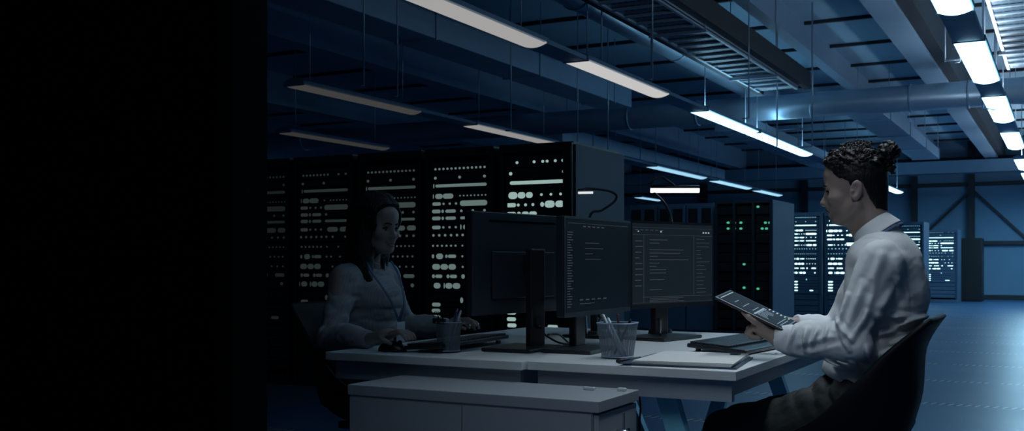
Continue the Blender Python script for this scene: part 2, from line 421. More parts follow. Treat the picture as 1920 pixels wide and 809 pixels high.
# U-shaped steel hangers past the pipe
for lab, pts in (('U-shaped steel hanger left of the man\'s hair, in front of the cross pipe', (1457, 1523, 215, 275, 245)),
                 ('U-shaped steel hanger between the bright right row lights', (1843, 1868, 170, 205, 204)),
                 ('thin U-shaped hanger beside the widest bright light', (1772, 1800, 65, 116, 114))):
    u0, u1, v0, v1, vb = pts
    a, b = P(u0, v1, Y=13.2), P(u1, v1, Y=13.2); zb = P(u0, vb, Y=13.2).z
    bm = T(([a, (a.x, a.y, ZC)], .011), ([b, (b.x, b.y, ZC)], .011), ([(a.x, a.y, zb), (b.x, b.y, zb)], .012), ([(a.x + .6 * (b.x - a.x), a.y, b.z), b], .011), seg=6)
    tag(obj('ceiling_hanger', bm, M_rod), lab, 'hanger')
for lab, u, v1, yy in (('thin vertical drop rod left of the central tray', 1128, 122, 9), ('thin vertical drop rod crossing the central cable tray', 1223, 148, 8.2),
                   ('long thin drop rod right of the central tray', 1404, 222, 11), ('thin drop rod above the woman at left', 745, 180, 8.0),
                   ('thin drop rod above the end of the left racks', 958, 245, 10.5), ('drop rod ending left of the row of racks\' blue side', 1083, 275, 12.2),
                   ('drop rod ending above the blue side panel of the racks', 1140, 288, 13), ('faint drop rod at far left of the ceiling', 682, 160, 7.6)):
    a = P(u, v1, Y=yy)
    bm = T(([a, (a.x, a.y, ZC)], .008), ([a, (a.x - .07, a.y, a.z)], .007), seg=6)
    tag(obj('drop_rod', bm, M_rod), lab, 'rod')

# ------------------------------------------------------------------ server racks
def pill(bm, x0, x1, z, h, y):
    """rounded glowing lozenge, standing slightly proud of the server face"""
    r = min(h / 2, (x1 - x0) / 2); pts = []
    for k in range(6):
        a = -math.pi / 2 + math.pi * k / 5; pts.append((x1 - r + r * math.cos(a), z + h / 2 * math.sin(a)))
    for k in range(6):
        a = math.pi / 2 + math.pi * k / 5; pts.append((x0 + r + r * math.cos(a), z + h / 2 * math.sin(a)))
    f = [bm.verts.new((p[0], y - .004, p[1])) for p in pts]; b = [bm.verts.new((p[0], y + .002, p[1])) for p in pts]
    bm.faces.new(f)
    for i in range(12): bm.faces.new((f[i], b[i], b[(i + 1) % 12], f[(i + 1) % 12]))
def dots(x0, x1, n, r=.014): return [(x0 + (x1 - x0) * k / max(1, n - 1) - r / 2, x0 + (x1 - x0) * k / max(1, n - 1) + r / 2, r * 1.15) for k in range(n)]
# rows: (z, [(x0,x1,h)...]) with x from 0 to .47 across the glowing field
def pattern(v=0):
    Pn = [(1.72, dots(.02, .45, 13, .018)), (1.652, dots(.02, .45, 3, .022)),
      (1.592, [(0.0, .008, .04), (.02, .467, .026)]),
      (1.512, [(.0, .006, .04), (.02, .085, .045), (.088, .18, .045)] + dots(.24, .46, 8, .012)),
      (1.455, [(-.01, .065, .03)] + dots(.09, .2, 3, .018) + [(.235, .47, .048)]),
      (1.398, [(-.01, .065, .032), (.075, .095, .03), (.11, .2, .028)] + dots(.25, .45, 3, .02)),
      (1.345, [(-.01, .065, .032), (.075, .095, .03), (.11, .2, .028), (.24, .46, .024)]),
      (1.276, [(-.01, .065, .032)] + dots(.09, .2, 3, .018) + [(.24, .25, .045), (.265, .37, .045), (.39, .47, .045)]),
      (1.216, dots(.0, .21, 5, .02) + dots(.26, .45, 4, .02)),
      (1.136, dots(.0, .2, 6, .016) + dots(.26, .45, 6, .014)),
      (1.056, [(-.01, .01, .036), (.03, .09, .05), (.11, .13, .03), (.135, .205, .03)] + dots(.26, .44, 5, .016)),
      (.976, [(-.01, .06, .05), (.065, .13, .05), (.135, .2, .05)] + dots(.26, .44, 4, .016)),
      (.904, [(-.01, .015, .034), (.02, .08, .03), (.12, .145, .034), (.15, .21, .03), (.25, .28, .04), (.36, .46, .034)]),
      (.832, [(-.02, -.012, .05), (.0, .06, .05), (.09, .098, .05), (.105, .165, .05), (.17, .235, .05)] + [(.42, .45, .035)]),
      (.725, [(.24, .265, .05)]), (.688, [(-.01, .065, .034)]), (.642, [(-.01, .065, .034)]), (.594, [(-.01, .065, .034)]), (.548, [(-.01, .065, .034), (.32, .4, .03)])]
    if v == 1:
        Pn[0] = (1.74, [(a, a + .022, .024) for a in (.06, .2, .27, .305, .37, .43)])
        Pn[1] = (1.66, dots(.02, .45, 2, .026)); Pn[2] = (1.592, [(-.02, -.01, .05), (.01, .5, .03)])
        Pn[3] = (1.50, [(-.03, -.015, .06), (.0, .075, .06), (.077, .14, .055), (.145, .2, .05)] + dots(.27, .5, 4, .02))
        Pn[4] = (1.43, [(-.02, .06, .036)] + dots(.08, .2, 3, .022) + [(.26, .29, .04), (.295, .375, .06), (.38, .45, .055)])
        Pn[5] = (1.365, [(-.02, .06, .036), (.07, .1, .038), (.11, .165, .036), (.17, .23, .036)]); Pn[6] = (1.30, [(.26, .5, .034)])
    if v == 2:
        rr = random.Random(5)
        Pn = [(z, [r for r in row if r[0] < .2 or rr.random() < .75]) for z, row in Pn]
    return Pn
def rack(label, xc, yf, wd, dp, h, pat, lum, group, led=(.70, 1, .95), body=None, fieldw=.47, name='server_rack', units=True):
    body = body or M_rackb
    t = thing(name, label, 'server rack', (xc, yf, 0), 0, group)
    bm = bmesh.new()
    box(bm, (-wd / 2, 0, 0), (-wd / 2 + .03, dp, h)); box(bm, (wd / 2 - .03, 0, 0), (wd / 2, dp, h))
    box(bm, (-wd / 2 + .0301, 0, h - .06), (wd / 2 - .0301, dp, h)); box(bm, (-wd / 2 + .0301, 0, 0), (wd / 2 - .0301, dp, .08)); box(bm, (-wd / 2 + .0301, dp - .02, .0801), (wd / 2 - .0301, dp, h - .0601))
    obj('cabinet', bm, body, t)
    for sx in (-1, 1):
        obj('mounting_rail', B(((sx * (wd / 2 - .045) - .012, .02, .09), (sx * (wd / 2 - .045) + .012, .05, h - .07))), body, t)
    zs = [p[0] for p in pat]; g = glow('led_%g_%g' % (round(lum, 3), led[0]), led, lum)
    k = fieldw / .47; off = -.235
    for i, (z, row) in enumerate(pat):
        zt = min(h - .065, z + .055 if i == 0 else (zs[i - 1] + z) / 2) - .003; zb = (z + zs[i + 1]) / 2 + .003 if i + 1 < len(zs) else z - .05
        if zt - zb < .01: continue
        prot = random.uniform(0, .012)
        u = obj('server_unit', B(((-wd / 2 + .06, .03 - prot, zb), (wd / 2 - .06, .55, zt)), bev=.002), M_racku if body is M_rackb else body, t)
        bm = bmesh.new()
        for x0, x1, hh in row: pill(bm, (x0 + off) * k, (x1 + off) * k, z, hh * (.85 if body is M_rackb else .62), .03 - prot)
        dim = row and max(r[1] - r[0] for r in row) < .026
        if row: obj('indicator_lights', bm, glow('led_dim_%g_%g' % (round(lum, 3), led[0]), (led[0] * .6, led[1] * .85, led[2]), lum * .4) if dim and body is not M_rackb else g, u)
        else: bm.free()
    # blank lower units
    z = zs[-1] - .055
    while z > .2:
        obj('blank_panel', B(((-wd / 2 + .06, .035, z - .09), (wd / 2 - .06, .4, z - .006)), bev=.002), M_racku if body is M_rackb else body, t); z -= .094
    return t
gR = 'tall black server racks on the left'
Y0 = 6.7
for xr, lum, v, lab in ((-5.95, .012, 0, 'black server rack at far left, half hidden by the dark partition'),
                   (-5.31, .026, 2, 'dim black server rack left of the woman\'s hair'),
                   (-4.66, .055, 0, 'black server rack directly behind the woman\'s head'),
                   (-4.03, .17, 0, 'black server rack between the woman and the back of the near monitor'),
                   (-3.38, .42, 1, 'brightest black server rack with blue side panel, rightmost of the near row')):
    t = rack(lab, xr, Y0, .60, .93, 1.87, pattern(v), lum, gR)  # glow falls off leftward: the dark fade is put into its strength
    if xr == -3.38:
        obj('side_panel', B(((.301, .01, .03), (.315, .92, 1.85)), bev=.003), mat('slate_side_panel', (.022, .042, .062), .6, bump=.05, var=.1, bscale=9), t)
        obj('door_frame', B(((.23, -.03, .05), (.30, -.005, 1.86))), M_rackb, t)
# mid distance open rack with green lights
t = thing('open_server_rack', 'dark three-bay server rack with green lights right of the rear monitor', 'server rack', ((P(1340, 400, Y=14).x + P(1447, 400, Y=14).x) / 2, 14, 0))
bm = bmesh.new(); W = .79; Hh = 1.85
for x in (-W / 2, -W / 6 - .01, W / 6 - .01, W / 2 - .03): box(bm, (x, 0, 0), (x + .03, 1.25, Hh))
box(bm, (-W / 2 + .031, .01, Hh - .04), (W / 2 - .031, 1.24, Hh)); box(bm, (-W / 2 + .031, .01, 0), (W / 2 - .031, 1.24, .06)); box(bm, (-W / 2 + .031, 1.2, .061), (W / 2 - .031, 1.24, Hh - .041))
obj('rack_frame', bm, mat('dark_blue_rack_frame', (.012, .022, .036), .5, var=.1), t)
for bay in range(3):
    x0 = -W / 2 + .035 + bay * (W / 3 - .003)
    for k in range(13):
        z0 = .1 + k * .13
        obj('server_unit', B(((x0, .05 + .02 * ((k * 7 + bay * 3) % 3), z0), (x0 + W / 3 - .045, .7, z0 + .115)), bev=.003), M_racku, t)
bm = bmesh.new()
for u, v in ((1365, 418), (1377, 418), (1389, 418), (1435, 418), (1443, 418), (1365, 429), (1377, 429), (1389, 429), (1429, 429), (1437, 429), (1395, 496), (1395, 540), (1421, 542), (1370, 553), (1421, 388), (1271, 300)):
    p = P(u, v, Y=14.04)
    if abs(p.x - t.location.x) < W / 2: pill(bm, p.x - t.location.x - .02, p.x - t.location.x + .02, p.z, .03, .045)
obj('indicator_lights', bm, glow('green_led', (.15, .9, .55), .5), t)
obj('side_panel', B(((W / 2 + .001, .01, .02), (W / 2 + .015, 1.24, Hh)), bev=.003), M_rackblue, t)
# locker cabinets left of it
for k, lab in enumerate(('blue storage cabinet seen above the rear monitor, left one', 'blue storage cabinet seen above the rear monitor, middle one', 'blue storage cabinet beside the three-bay rack')):
    xa = P(1180 + k * 53, 400, Y=14.1).x; xb = P(1180 + (k + 1) * 53 - 1, 400, Y=14.1).x
    t = thing('storage_cabinet', lab, 'cabinet', ((xa + xb) / 2, 14.1, 0), 0, 'blue storage cabinets at the back'); wd = xb - xa
    obj('cabinet_body', B(((-wd / 2, .02, 0), (wd / 2, 1.0, 1.83)), bev=.004), M_rackblue, t)
    d = obj('door', B(((-wd / 2 + .01, -.005, .05), (wd / 2 - .01, .018, 1.8)), bev=.003), M_rackblue, t)
    for j in range(2):
        obj('door_window', B(((-wd / 2 + .04 + j * wd / 2.1, -.012, 1.2), (-wd / 2 + .04 + j * wd / 2.1 + wd / 3, -.0055, 1.76))), M_racku, d)
    obj('handle', B(((wd / 2 - .04, -.035, .9), (wd / 2 - .025, -.006, 1.1)), bev=.003), M_dark, d)
# far racks behind the man
gF = 'far blue server racks with lit panels'
CY = (.55, .95, 1)
rack('blue server rack with a narrow field of lights, left of the man\'s tablet arm', P(1510, 400, Y=16.9).x, 16.9, .52, .7, 1.8, pattern(0), 1.9, gF, CY, M_rackblue, .34)
rack('blue server rack with bright lights just left of the man\'s chest', P(1583, 400, Y=17.0).x, 17.0, .62, .7, 1.8, pattern(1), 2.2, gF, CY, M_rackblue, .50)
rack('blue server rack mostly hidden behind the man\'s shoulders', P(1702, 400, Y=22).x, 22, .60, .9, 1.8, pattern(0), 1.6, gF, CY, M_rackblue, .46)
rack('farthest blue server rack standing free to the right of the man\'s back', P(1763, 400, Y=27.4).x, 27.4, .80, .9, 1.78, pattern(2), 1.9, gF, CY, M_rackblue, .60)
t = thing('equipment_cabinet', 'plain black cabinet at the back wall right of the farthest rack', 'cabinet', (P(1818, 500, Y=28.5).x, 28.5, 0))
obj('cabinet_body', B(((-.28, 0, 0), (.28, .8, 1.6)), bev=.01), M_rackb, t); obj('door', B(((-.26, -.02, .05), (.26, -.001, 1.55)), bev=.004), M_rackb, t)

# ------------------------------------------------------------------ desks
DZ = .72
def desk(label, x0, x1, y0, y1, legcol, group):
    t = thing('desk', label, 'desk', ((x0 + x1) / 2, (y0 + y1) / 2, 0), 0, group); hx, hy = (x1 - x0) / 2, (y1 - y0) / 2
    obj('tabletop', B(((-hx, -hy, DZ - .026), (hx, hy, DZ)), bev=.002), M_desk, t)
    bm = bmesh.new()
    box(bm, (-hx + .02, -hy + .03, DZ - .088), (hx - .02, -hy + .055, DZ - .0265)); box(bm, (-hx + .015, hy - .05, DZ - .085), (hx - .015, hy - .02, DZ - .0265))
    box(bm, (-hx + .05, -hy + .0751, DZ - .085), (-hx + .08, hy - .0501, DZ - .0265)); box(bm, (hx - .08, -hy + .0751, DZ - .085), (hx - .05, hy - .0501, DZ - .0265))
    obj('apron', bm, mat('grey_blue_apron', (.34, .39, .46), .55, bump=.04, var=.05, bscale=30), t)
    for sy in (-1, 1):
        for sx in (-1, 1):
            bm = bmesh.new()
            top = Vector((sx * .07, sy * (hy - .14), DZ - .085)); bot = Vector((sx * (hx - .03), sy * (hy - .10), 0))
            tv = [top + Vector(q) for q in ((-.03, -.02, 0), (.03, -.02, 0), (.03, .02, 0), (-.03, .02, 0))]
            bv = [bot + Vector(q) for q in ((-.03, -.02, 0), (.03, -.02, 0), (.03, .02, 0), (-.03, .02, 0))]
            a = [bm.verts.new(q) for q in tv]; b = [bm.verts.new(q) for q in bv]
            bm.faces.new(a); bm.faces.new(b[::-1])
            for i in range(4): bm.faces.new((a[i], a[(i + 1) % 4], b[(i + 1) % 4], b[i]))
            obj('leg', bm, M_leg, t)
    return t
DX0, DX1, DX2, DY0, DY1 = -2.16, -1.425, -.79, 2.74, 4.24
desk('white desk the woman works at, on the left', DX0, DX1 - .003, DY0, DY1, 0, 'facing white desks')
desk('white desk in front of the man, with papers and keyboard', DX1, DX2, DY0 + .03, DY1, 0, 'facing white desks')
# low storage cabinet under and before the desks
t = thing('low_cabinet', 'long low grey storage cabinet standing in front of the two desks', 'cabinet')
cz = .66; cx0, cx1, cy0, cy1 = -1.85, -1.055, 2.45, 2.735
obj('cabinet_top', B(((cx0, cy0, cz - .03), (cx1, cy1, cz)), bev=.002), M_cab, t)
obj('cabinet_body', B(((cx0 + .006, cy0 + .006, .05), (cx1 - .02, cy1, cz - .0305))), M_cab, t)
xm = P(866, 760, Y=cy0).x
obj('front_panel', B(((cx0 + .008, cy0, .06), (xm - .002, cy0 + .0055, cz - .036))), M_cab, t)
obj('front_panel', B(((xm + .002, cy0, .06), (cx1 - .022, cy0 + .0055, cz - .036))), M_cab, t)
dr = obj('drawer', B(((cx1 - .0195, cy0 + .01, .45), (cx1 - .004, cy1 - .01, cz - .036)), bev=.002), M_cab, t)
dr2 = obj('drawer', B(((cx1 - .0195, cy0 + .01, .06), (cx1 - .004, cy1 - .01, .444)), bev=.002), M_cab, t)
bm = T(([(cx1 - .004, 2.58, .565), (cx1 + .03, 2.58, .565)], .006)); box(bm, (cx1 + .012, 2.545, .560), (cx1 + .016, 2.625, .570)); box(bm, (cx1 + .012, 2.582, .565), (cx1 + .016, 2.587, .615))
obj('key', bm, M_chrome, dr)
obj('foot', B(((cx0 + .02, cy0 + .03, 0), (cx1 - .05, cy1 - .03, .05))), M_dark, t)
for lab, u, wd in (('small white plug on the low cabinet near its right end', 1183, .024), ('pale adapter at the back of the low cabinet top', 1105, .034)):
    p = P(u, 727 if u > 1150 else 724, z=cz + .012)
    p.y = min(p.y, cy1 - .02); p.x = min(p.x, cx1 - .03)
    tag(obj('plug', B(((p.x - wd / 2, p.y - .007, cz + .0005), (p.x + wd / 2, p.y + .007, cz + .009)), bev=.002), M_white), lab, 'plug')

# ------------------------------------------------------------------ monitors
scr3 = []
def monitor(label, A, Bp, z0, z1, neck, base_yaw, flip, screen, group):
    """panel from A to Bp (xy) between heights z0 and z1; flip=+1 the screen faces +X"""
    A, Bp = Vector(A), Vector(Bp); mid = (A + Bp) / 2; dv = (Bp - A); L = dv.length; yaw = math.atan2(dv.y, dv.x)
    t = thing('monitor', label, 'monitor', (mid.x, mid.y, DZ + .001), yaw, group)
    # local x along the panel, local -y = to the right of travel (screen side when flip=+1)
    s = -1 if flip > 0 else 1
    z0 -= DZ + .001; z1 -= DZ + .001
    bm = bmesh.new(); box(bm, (-L / 2, min(0, -s * .028), z0), (L / 2, max(0, -s * .028), z1), bev=.004); 
    shell = obj('panel', bm, M_monb, t)
    # slim bulge on the back
    bm = bmesh.new(); ya, yb = sorted((-s * .028, -s * .034)); box(bm, (-L / 2 + .10, ya, z0 + .05), (L / 2 - .10, yb, z1 - .13), bev=.004); obj('back_housing', bm, M_monb, t)
    ya, yb = sorted((-s * .0285, -s * .031)); obj('vent_slot', B(((-L / 2 + .09, ya, z1 - .032), (L / 2 - .09, yb, z1 - .027))), M_black, t)
    ya, yb = sorted((s * .0005, s * .003))
    bz = obj('bezel', B(((-L / 2, ya, z0), (-L / 2 + .008, yb, z1)), ((L / 2 - .008, ya, z0), (L / 2, yb, z1)), ((-L / 2 + .0081, ya, z1 - .008), (L / 2 - .0081, yb, z1)), ((-L / 2 + .0081, ya, z0), (L / 2 - .0081, yb, z0 + .016))), M_mon, t)
    ya, yb = sorted((s * .0003, s * .0018)); sc = obj('screen', B(((-L / 2 + .009, ya, z0 + .0165), (L / 2 - .009, yb, z1 - .009))), M_screen if screen is not scr3 else mat('lighter_screen_glass', (.006, .01, .014), .25, spec=.3, emit=(.35, .6, .8), es=.017, var=.05, bscale=3), t)
    if screen:
        bm = bmesh.new(); bmb = bmesh.new(); w, h = L - .02, z1 - z0 - .03; ox, oz = -L / 2 + .01, z0 + .018
        for (x0, x1, zz, th, br) in screen:
            ya, yb = sorted((s * .0019, s * .0026))
            # screen side seen with local x running left to right when flip=+1
            box(bmb if br else bm, (ox + x0 * w, ya, oz + zz * h), (ox + x1 * w, yb, oz + zz * h + th * h))
        obj('screen_text', bm, M_txt, sc)
        if len(bmb.verts): obj('toolbar_icons', bmb, M_txtb, sc)
        else: bmb.free()
    # stand
    Rm = Matrix.Rotation(-yaw, 4, 'Z'); nl = Rm @ Vector((neck[0] - mid.x, neck[1] - mid.y, 0))
    bm = bmesh.new(); box(bm, (nl.x - .040, nl.y - .014, .008), (nl.x + .040, nl.y + .014, (z0 + z1) / 2 + .05), bev=.006); nk = obj('stand_neck', bm, M_mon, t)
    ya, yb = sorted((nl.y, -s * .045)); obj('mount_bracket', B(((nl.x - .03, ya, (z0 + z1) / 2 - .04), (nl.x + .03, yb, (z0 + z1) / 2 + .03)), bev=.004), M_mon, t)
    bc = Rm @ Vector((base_yaw[0] - mid.x, base_yaw[1] - mid.y, 0)); bm = bmesh.new(); rb = Matrix.Translation((bc.x, bc.y, 0)) @ Matrix.Rotation(base_yaw[4] - yaw, 4, 'Z'); box(bm, (-base_yaw[2], -base_yaw[3], 0), (base_yaw[2], base_yaw[3], .012), mtx=rb, bev=.004); obj('stand_base', bm, M_mon, t)
    bm = bmesh.new(); bmesh.ops.create_cone(bm, cap_ends=True, segments=20, radius1=.02, radius2=.02, depth=.006, matrix=Matrix.Translation((nl.x, nl.y - s * .0165, .09)) @ Matrix.Rotation(R(90), 4, 'X')); obj('cable_ring', bm, M_dark, nk)
    return t
rr = random.Random(3)
scr2 = [(.03, .97, .965, .004, 0)] + [(.025, .06 + rr.random() * .05, .05 + k * .028, .008, 0) for k in range(30)]
scr2 += [(.25 + .07 * k, .29 + .07 * k, .93, .012, 0) for k in range(5)] + [(.28, .28 + rr.random() * .3, .75 - k * .06, .006, 0) for k in range(4)]
scr2 += [(.2 + .09 * k, .25 + .09 * k, .115, .012, 0) for k in range(5)] + [(.2, .42, .075, .006, 0)]
scr3 = [(.0, 1, .955, .003, 0), (.0, 1, .865, .004, 0), (.75, .753, .08, .0, 0), (.12, .99, .08, .006, 0), (.0, 1, .01, .003, 0)]
scr3 += [(.752, .756, .1, .76, 0), (.13, .133, .02, .84, 0)]
scr3 += [(.03 + .06 * k, .065 + .06 * k, .92, .01, 0) for k in range(6)]
for k, l in enumerate((.22, .12, 0, .42, .38, .1, .48, .12, .08, .2, .2, 0, .18, 0, 0, .15)): 
    if l: scr3.append((.2, .2 + l, .8 - k * .042, .009, 0))
for k in range(15): scr3.append((.79, .83 + rr.random() * .14, .82 - k * .05, .007, 0))
for k in range(3): scr3.append((.2, .35 + rr.random() * .3, .06 - k * .02, .007, 0))
for k in range(9): scr3.append((.03, .07 + rr.random() * .05, .78 - k * .07, .012, 0))
scr3 += [(.87 + .035 * k, .888 + .035 * k, .9, .02, 1) for k in range(3)] + [(.33, .345, .9, .018, 1), (.06, .075, .9, .014, 1)]
gM = 'black monitors on the facing desks'
monitor('black monitor seen from behind on the woman\'s desk, nearest the camera', (-1.72, 2.905), (-1.635, 3.46), .842, 1.183, (-1.60, 3.17), (-1.62, 3.11, .092, .12, 0), -1, None, gM)
monitor('black monitor with dark code screen, middle of the three, edge toward camera', (-1.43, 3.035), (-1.42, 3.585), .836, 1.167, (-1.475, 3.24), (-1.428, 3.16, .090, .12, 0), 1, scr2, gM)
monitor('black monitor with lighter code window screen, farthest right of the three', (-1.463, 3.70), (-1.29, 4.19), .837, 1.175, (-1.42, 3.90), (-1.375, 3.81, .095, .14, R(-12)), 1, scr3, gM)
monitor('black monitor mostly hidden behind the middle one, back to the camera', (-1.72, 3.60), (-1.80, 4.10), .842, 1.12, (-1.67, 3.85), (-1.65, 3.80, .092, .12, 0), -1, None, gM)

# gooseneck lamps
def gooseneck(label, pts, a, b, basep, s, br=.0115):
    t = thing('gooseneck_lamp', label, 'desk lamp', basep)
    off = -Vector(basep)
    bm = T((([p + off for p in smooth_path(pts, 8)]), .0055), seg=8); obj('gooseneck', bm, mat('dark_gooseneck_steel', (.05, .06, .07), .35, metal=.6, var=.1), t)
    bm = bmesh.new(); bmesh.ops.create_cone(bm, cap_ends=True, segments=24, radius1=.05, radius2=.046, depth=.02, matrix=Matrix.Translation((0, 0, .011))); obj('lamp_base', bm, M_mon, t)
    hd = T(([Vector(a) + off + Vector((0, 0, .013)), Vector(b) + off + Vector((0, 0, .013))], br * .8)); obj('lamp_head', hd, M_mon, t)
    obj('light_bar', T(([Vector(a) + off, Vector(b) + off], br), seg=14), glow('light_bar_%g' % s, (.95, .97, 1), s), t)
dL = 4.55
gooseneck('gooseneck desk lamp with a long lit tube over the rear monitor', [P(1238, 628, z=DZ + .02), P(1238, 520, d=dL - .1), P(1258, 425, d=dL), P(1248, 385, d=dL), P(1226, 360, d=dL), P(1222, 342, d=dL), P(1238, 332, d=dL), P(1256, 342, d=dL), P(1266, 350, d=dL)],
          P(1220, 357, d=dL), P(1311, 357, d=dL), tuple(P(1238, 627, z=DZ + .001)), 1.6)
dL = 4.3
gooseneck('gooseneck desk lamp looping behind the middle monitor before the racks', [P(1100, 632, z=DZ + .02), P(1095, 520, d=dL), P(1105, 410, d=dL), P(1128, 395, d=dL), P(1150, 380, d=dL), P(1156, 367, d=dL), P(1140, 358, d=dL), P(1105, 354, d=dL), P(1090, 357, d=dL)],
          P(1084, 362, d=dL), P(1112, 361.5, d=dL), tuple(P(1100, 632, z=DZ + .001)), .8, .005)

# ------------------------------------------------------------------ desk items
def keyboard(label, c, yaw, L, Wd, rest=.0, group=None):
    t = thing('keyboard', label, 'keyboard', (c[0], c[1], DZ + .001), yaw, group)
    tilt = Matrix.Rotation(R(4), 4, 'X')
    bm = bmesh.new(); box(bm, (-L / 2, -Wd / 2 - rest, .004), (L / 2, Wd / 2, .018), mtx=Matrix.Translation((0, 0, .007)) @ tilt, bev=.004); obj('keyboard_case', bm, M_kbb, t)
    nr, nc = 6, 20; pw, ph = (L - .016) / nc, (Wd - .014) / nr
    for r in range(nr):                                 # one key row = one part
        bm = bmesh.new(); k = 0
        while k < nc:
            wd = 1
            if r == 0 and k == 4: wd = 6
            if k in (14, 17): 
                k += 0
            x0 = -L / 2 + .008 + k * pw; y0 = -Wd / 2 + .007 + r * ph
            box(bm, (x0 + .0012, y0 + .0012, .0185), (x0 + wd * pw - .0012, y0 + ph - .0012, .0245), mtx=Matrix.Translation((0, 0, .007)) @ tilt, bev=.001)
            k += wd
        obj('key_row', bm, M_keys, t)
    for sx in (-1, 1):
        obj('folding_foot', B(((sx * (L / 2 - .05) - .01, Wd / 2 - .025, 0), (sx * (L / 2 - .05) + .01, Wd / 2 - .015, .0115))), M_kbb, t)
    return t
keyboard('black full-size keyboard in front of the man, under his hand', (-1.0, 3.50), R(90 - 6), .47, .15, .055)
keyboard('black slim keyboard under the woman\'s hands', (-1.86, 3.10), R(-90 + 2), .50, .14, .0)
mp = Vector((-1.975, 2.86, DZ + .001))
t = thing('computer_mouse', 'black computer mouse under the woman\'s near hand', 'mouse', mp, R(0))
bm = bmesh.new(); bmesh.ops.create_uvsphere(bm, u_segments=24, v_segments=14, radius=1)
for v in bm.verts:
    v.co = Vector((v.co.x * .055, v.co.y * .032, max(0, v.co.z) * .034 + .0))
for f in bm.faces: f.smooth = True
obj('mouse_shell', bm, M_kbb, t); bm = bmesh.new(); bmesh.ops.create_cone(bm, cap_ends=True, segments=14, radius1=.008, radius2=.008, depth=.006, matrix=Matrix.Translation((.03, 0, .029)) @ Matrix.Rotation(R(90), 4, 'X')); obj('scroll_wheel', bm, M_keys, t)

# papers and folder
qa = [(-1.10, 2.795), (-.815, 2.825), (-.86, 3.16), (-1.12, 3.14)]
t = thing('folder', 'dark blue folder lying at the corner of the man\'s desk', 'folder', (-.96, 2.98, DZ + .001))
bm = bmesh.new(); prism(bm, [(x * 1.0 + .96 - .02 * (i in (0, 3)) + .012 * (i in (1, 2)), y - 2.98 - .006 * (i < 2)) for i, (x, y) in enumerate(qa)], 0, .004); obj('folder_cover', bm, M_folder, t)
bm = bmesh.new(); prism(bm, [(qa[0][0] + .96 - .035, qa[0][1] - 2.98 - .02), (qa[0][0] + .96, qa[0][1] - 2.98 - .015), (qa[3][0] + .96, qa[3][1] - 2.98), (qa[3][0] + .96 - .035, qa[3][1] - 2.98)], .0045, .006); obj('folder_flap', bm, M_folder, t)
gP = 'white sheets stacked in the folder'
for k in range(3):
    bm = bmesh.new(); a = R(-1.2 + 1.1 * k); c = Vector((-.965, 2.985, 0))
    prism(bm, [tuple((Matrix.Rotation(a, 3, 'Z') @ (Vector((x, y, 0)) - c) + c).xy) for x, y in qa], DZ + .0055 + k * .0035, DZ + .0085 + k * .0035)
    tag(obj('paper_stack', bm, M_paper), ('lowest white paper sheaf in the dark folder', 'middle white paper sheaf in the dark folder', 'top white paper sheaf with a small dark clip mark')[k], 'paper', gP)
tag(obj('binder_clip', B(((-.90, 3.09, DZ + .0160), (-.875, 3.125, DZ + .020)), bev=.001), M_dark), 'small dark clip on the far right corner of the papers', 'clip')
bm = T(([Vector((-1.155, 2.86, DZ + .0125)), Vector((-1.10, 2.915, DZ + .0225))], [.005, .005]))
tag(obj('pen', T(([(-1.16, 2.83, DZ + .0065), (-1.135, 2.95, DZ + .0065)], .0055)), M_cable), 'black pen lying left of the papers', 'pen'); bm.free()

def mesh_cup(label, c, r0, r1, h, sq, items):
    t = thing('pen_cup', label, 'pen cup', (c[0], c[1], DZ + .001))
    bm = bmesh.new(); uvl = bm.loops.layers.uv.new('UVMap'); N = 32; nz = 4; rings = []
    def rp(a, r):
        if not sq: return (r * math.cos(a), r * math.sin(a))
        e = .42; return (r * math.copysign(abs(math.cos(a)) ** e, math.cos(a)), r * math.copysign(abs(math.sin(a)) ** e, math.sin(a)))
    for j in range(nz + 1):
        r = r0 + (r1 - r0) * j / nz
        rings.append([bm.verts.new((*rp(2 * math.pi * k / N + .2, r), .004 + (h - .004) * j / nz)) for k in range(N)])
    for j in range(nz):
        for k in range(N):
            f = bm.faces.new((rings[j][k], rings[j][(k + 1) % N], rings[j + 1][(k + 1) % N], rings[j + 1][k])); f.smooth = True
            for l, (uu, vv) in zip(f.loops, ((k, j), (k + 1, j), (k + 1, j + 1), (k, j + 1))): l[uvl].uv = (uu / N * 2.6, vv / nz)
    obj('mesh_wall', bm, M_mesh, t)
    bm = bmesh.new()
    for rr_, z in ((r1, h), (r0, .005)):
        tube(bm, [(*rp(2 * math.pi * k / N + .2, rr_), z) for k in range(N)], .0022, 6, closed=True)
    obj('rim', bm, M_rod, t)
    bm = bmesh.new(); v = [bm.verts.new((*rp(2 * math.pi * k / N + .2, r0), .002)) for k in range(N)]; bm.faces.new(v); obj('cup_base', bm, M_mon, t)
    for (dx0, dy0, dx1, dy1, L, rad, m, lab, nm) in items:
        a = Vector((c[0] + dx0, c[1] + dy0, DZ + .008)); b = Vector((c[0] + dx1, c[1] + dy1, DZ + h)); e = a + (b - a).normalized() * L
        bm = bmesh.new(); tube(bm, [a, a.lerp(e, .1), a.lerp(e, .97), e], [rad * .4, rad, rad, rad * .6], 10)
        tag(obj(nm, bm, m), lab, nm.replace('_', ' '))
c1 = P(1158, 672, z=DZ)
mesh_cup('large square grey wire-mesh pen cup in the middle of the desks', c1, .043, .055, .108, True,
   [(.025, -.02, -.038, .0, .150, .0065, M_pen, 'thick grey pen leaning left in the near square cup', 'pen'), (.03, -.005, -.03, .01, .135, .005, M_rod, 'slim metallic pen leaning beside the thick grey pen', 'pen'),
    (-.02, .02, .03, .02, .125, .004, M_cable, 'black pen tilting right in the square cup', 'pen'), (.0, .02, -.01, .03, .128, .004, M_red, 'dark red tipped pen in the square cup', 'pen')])
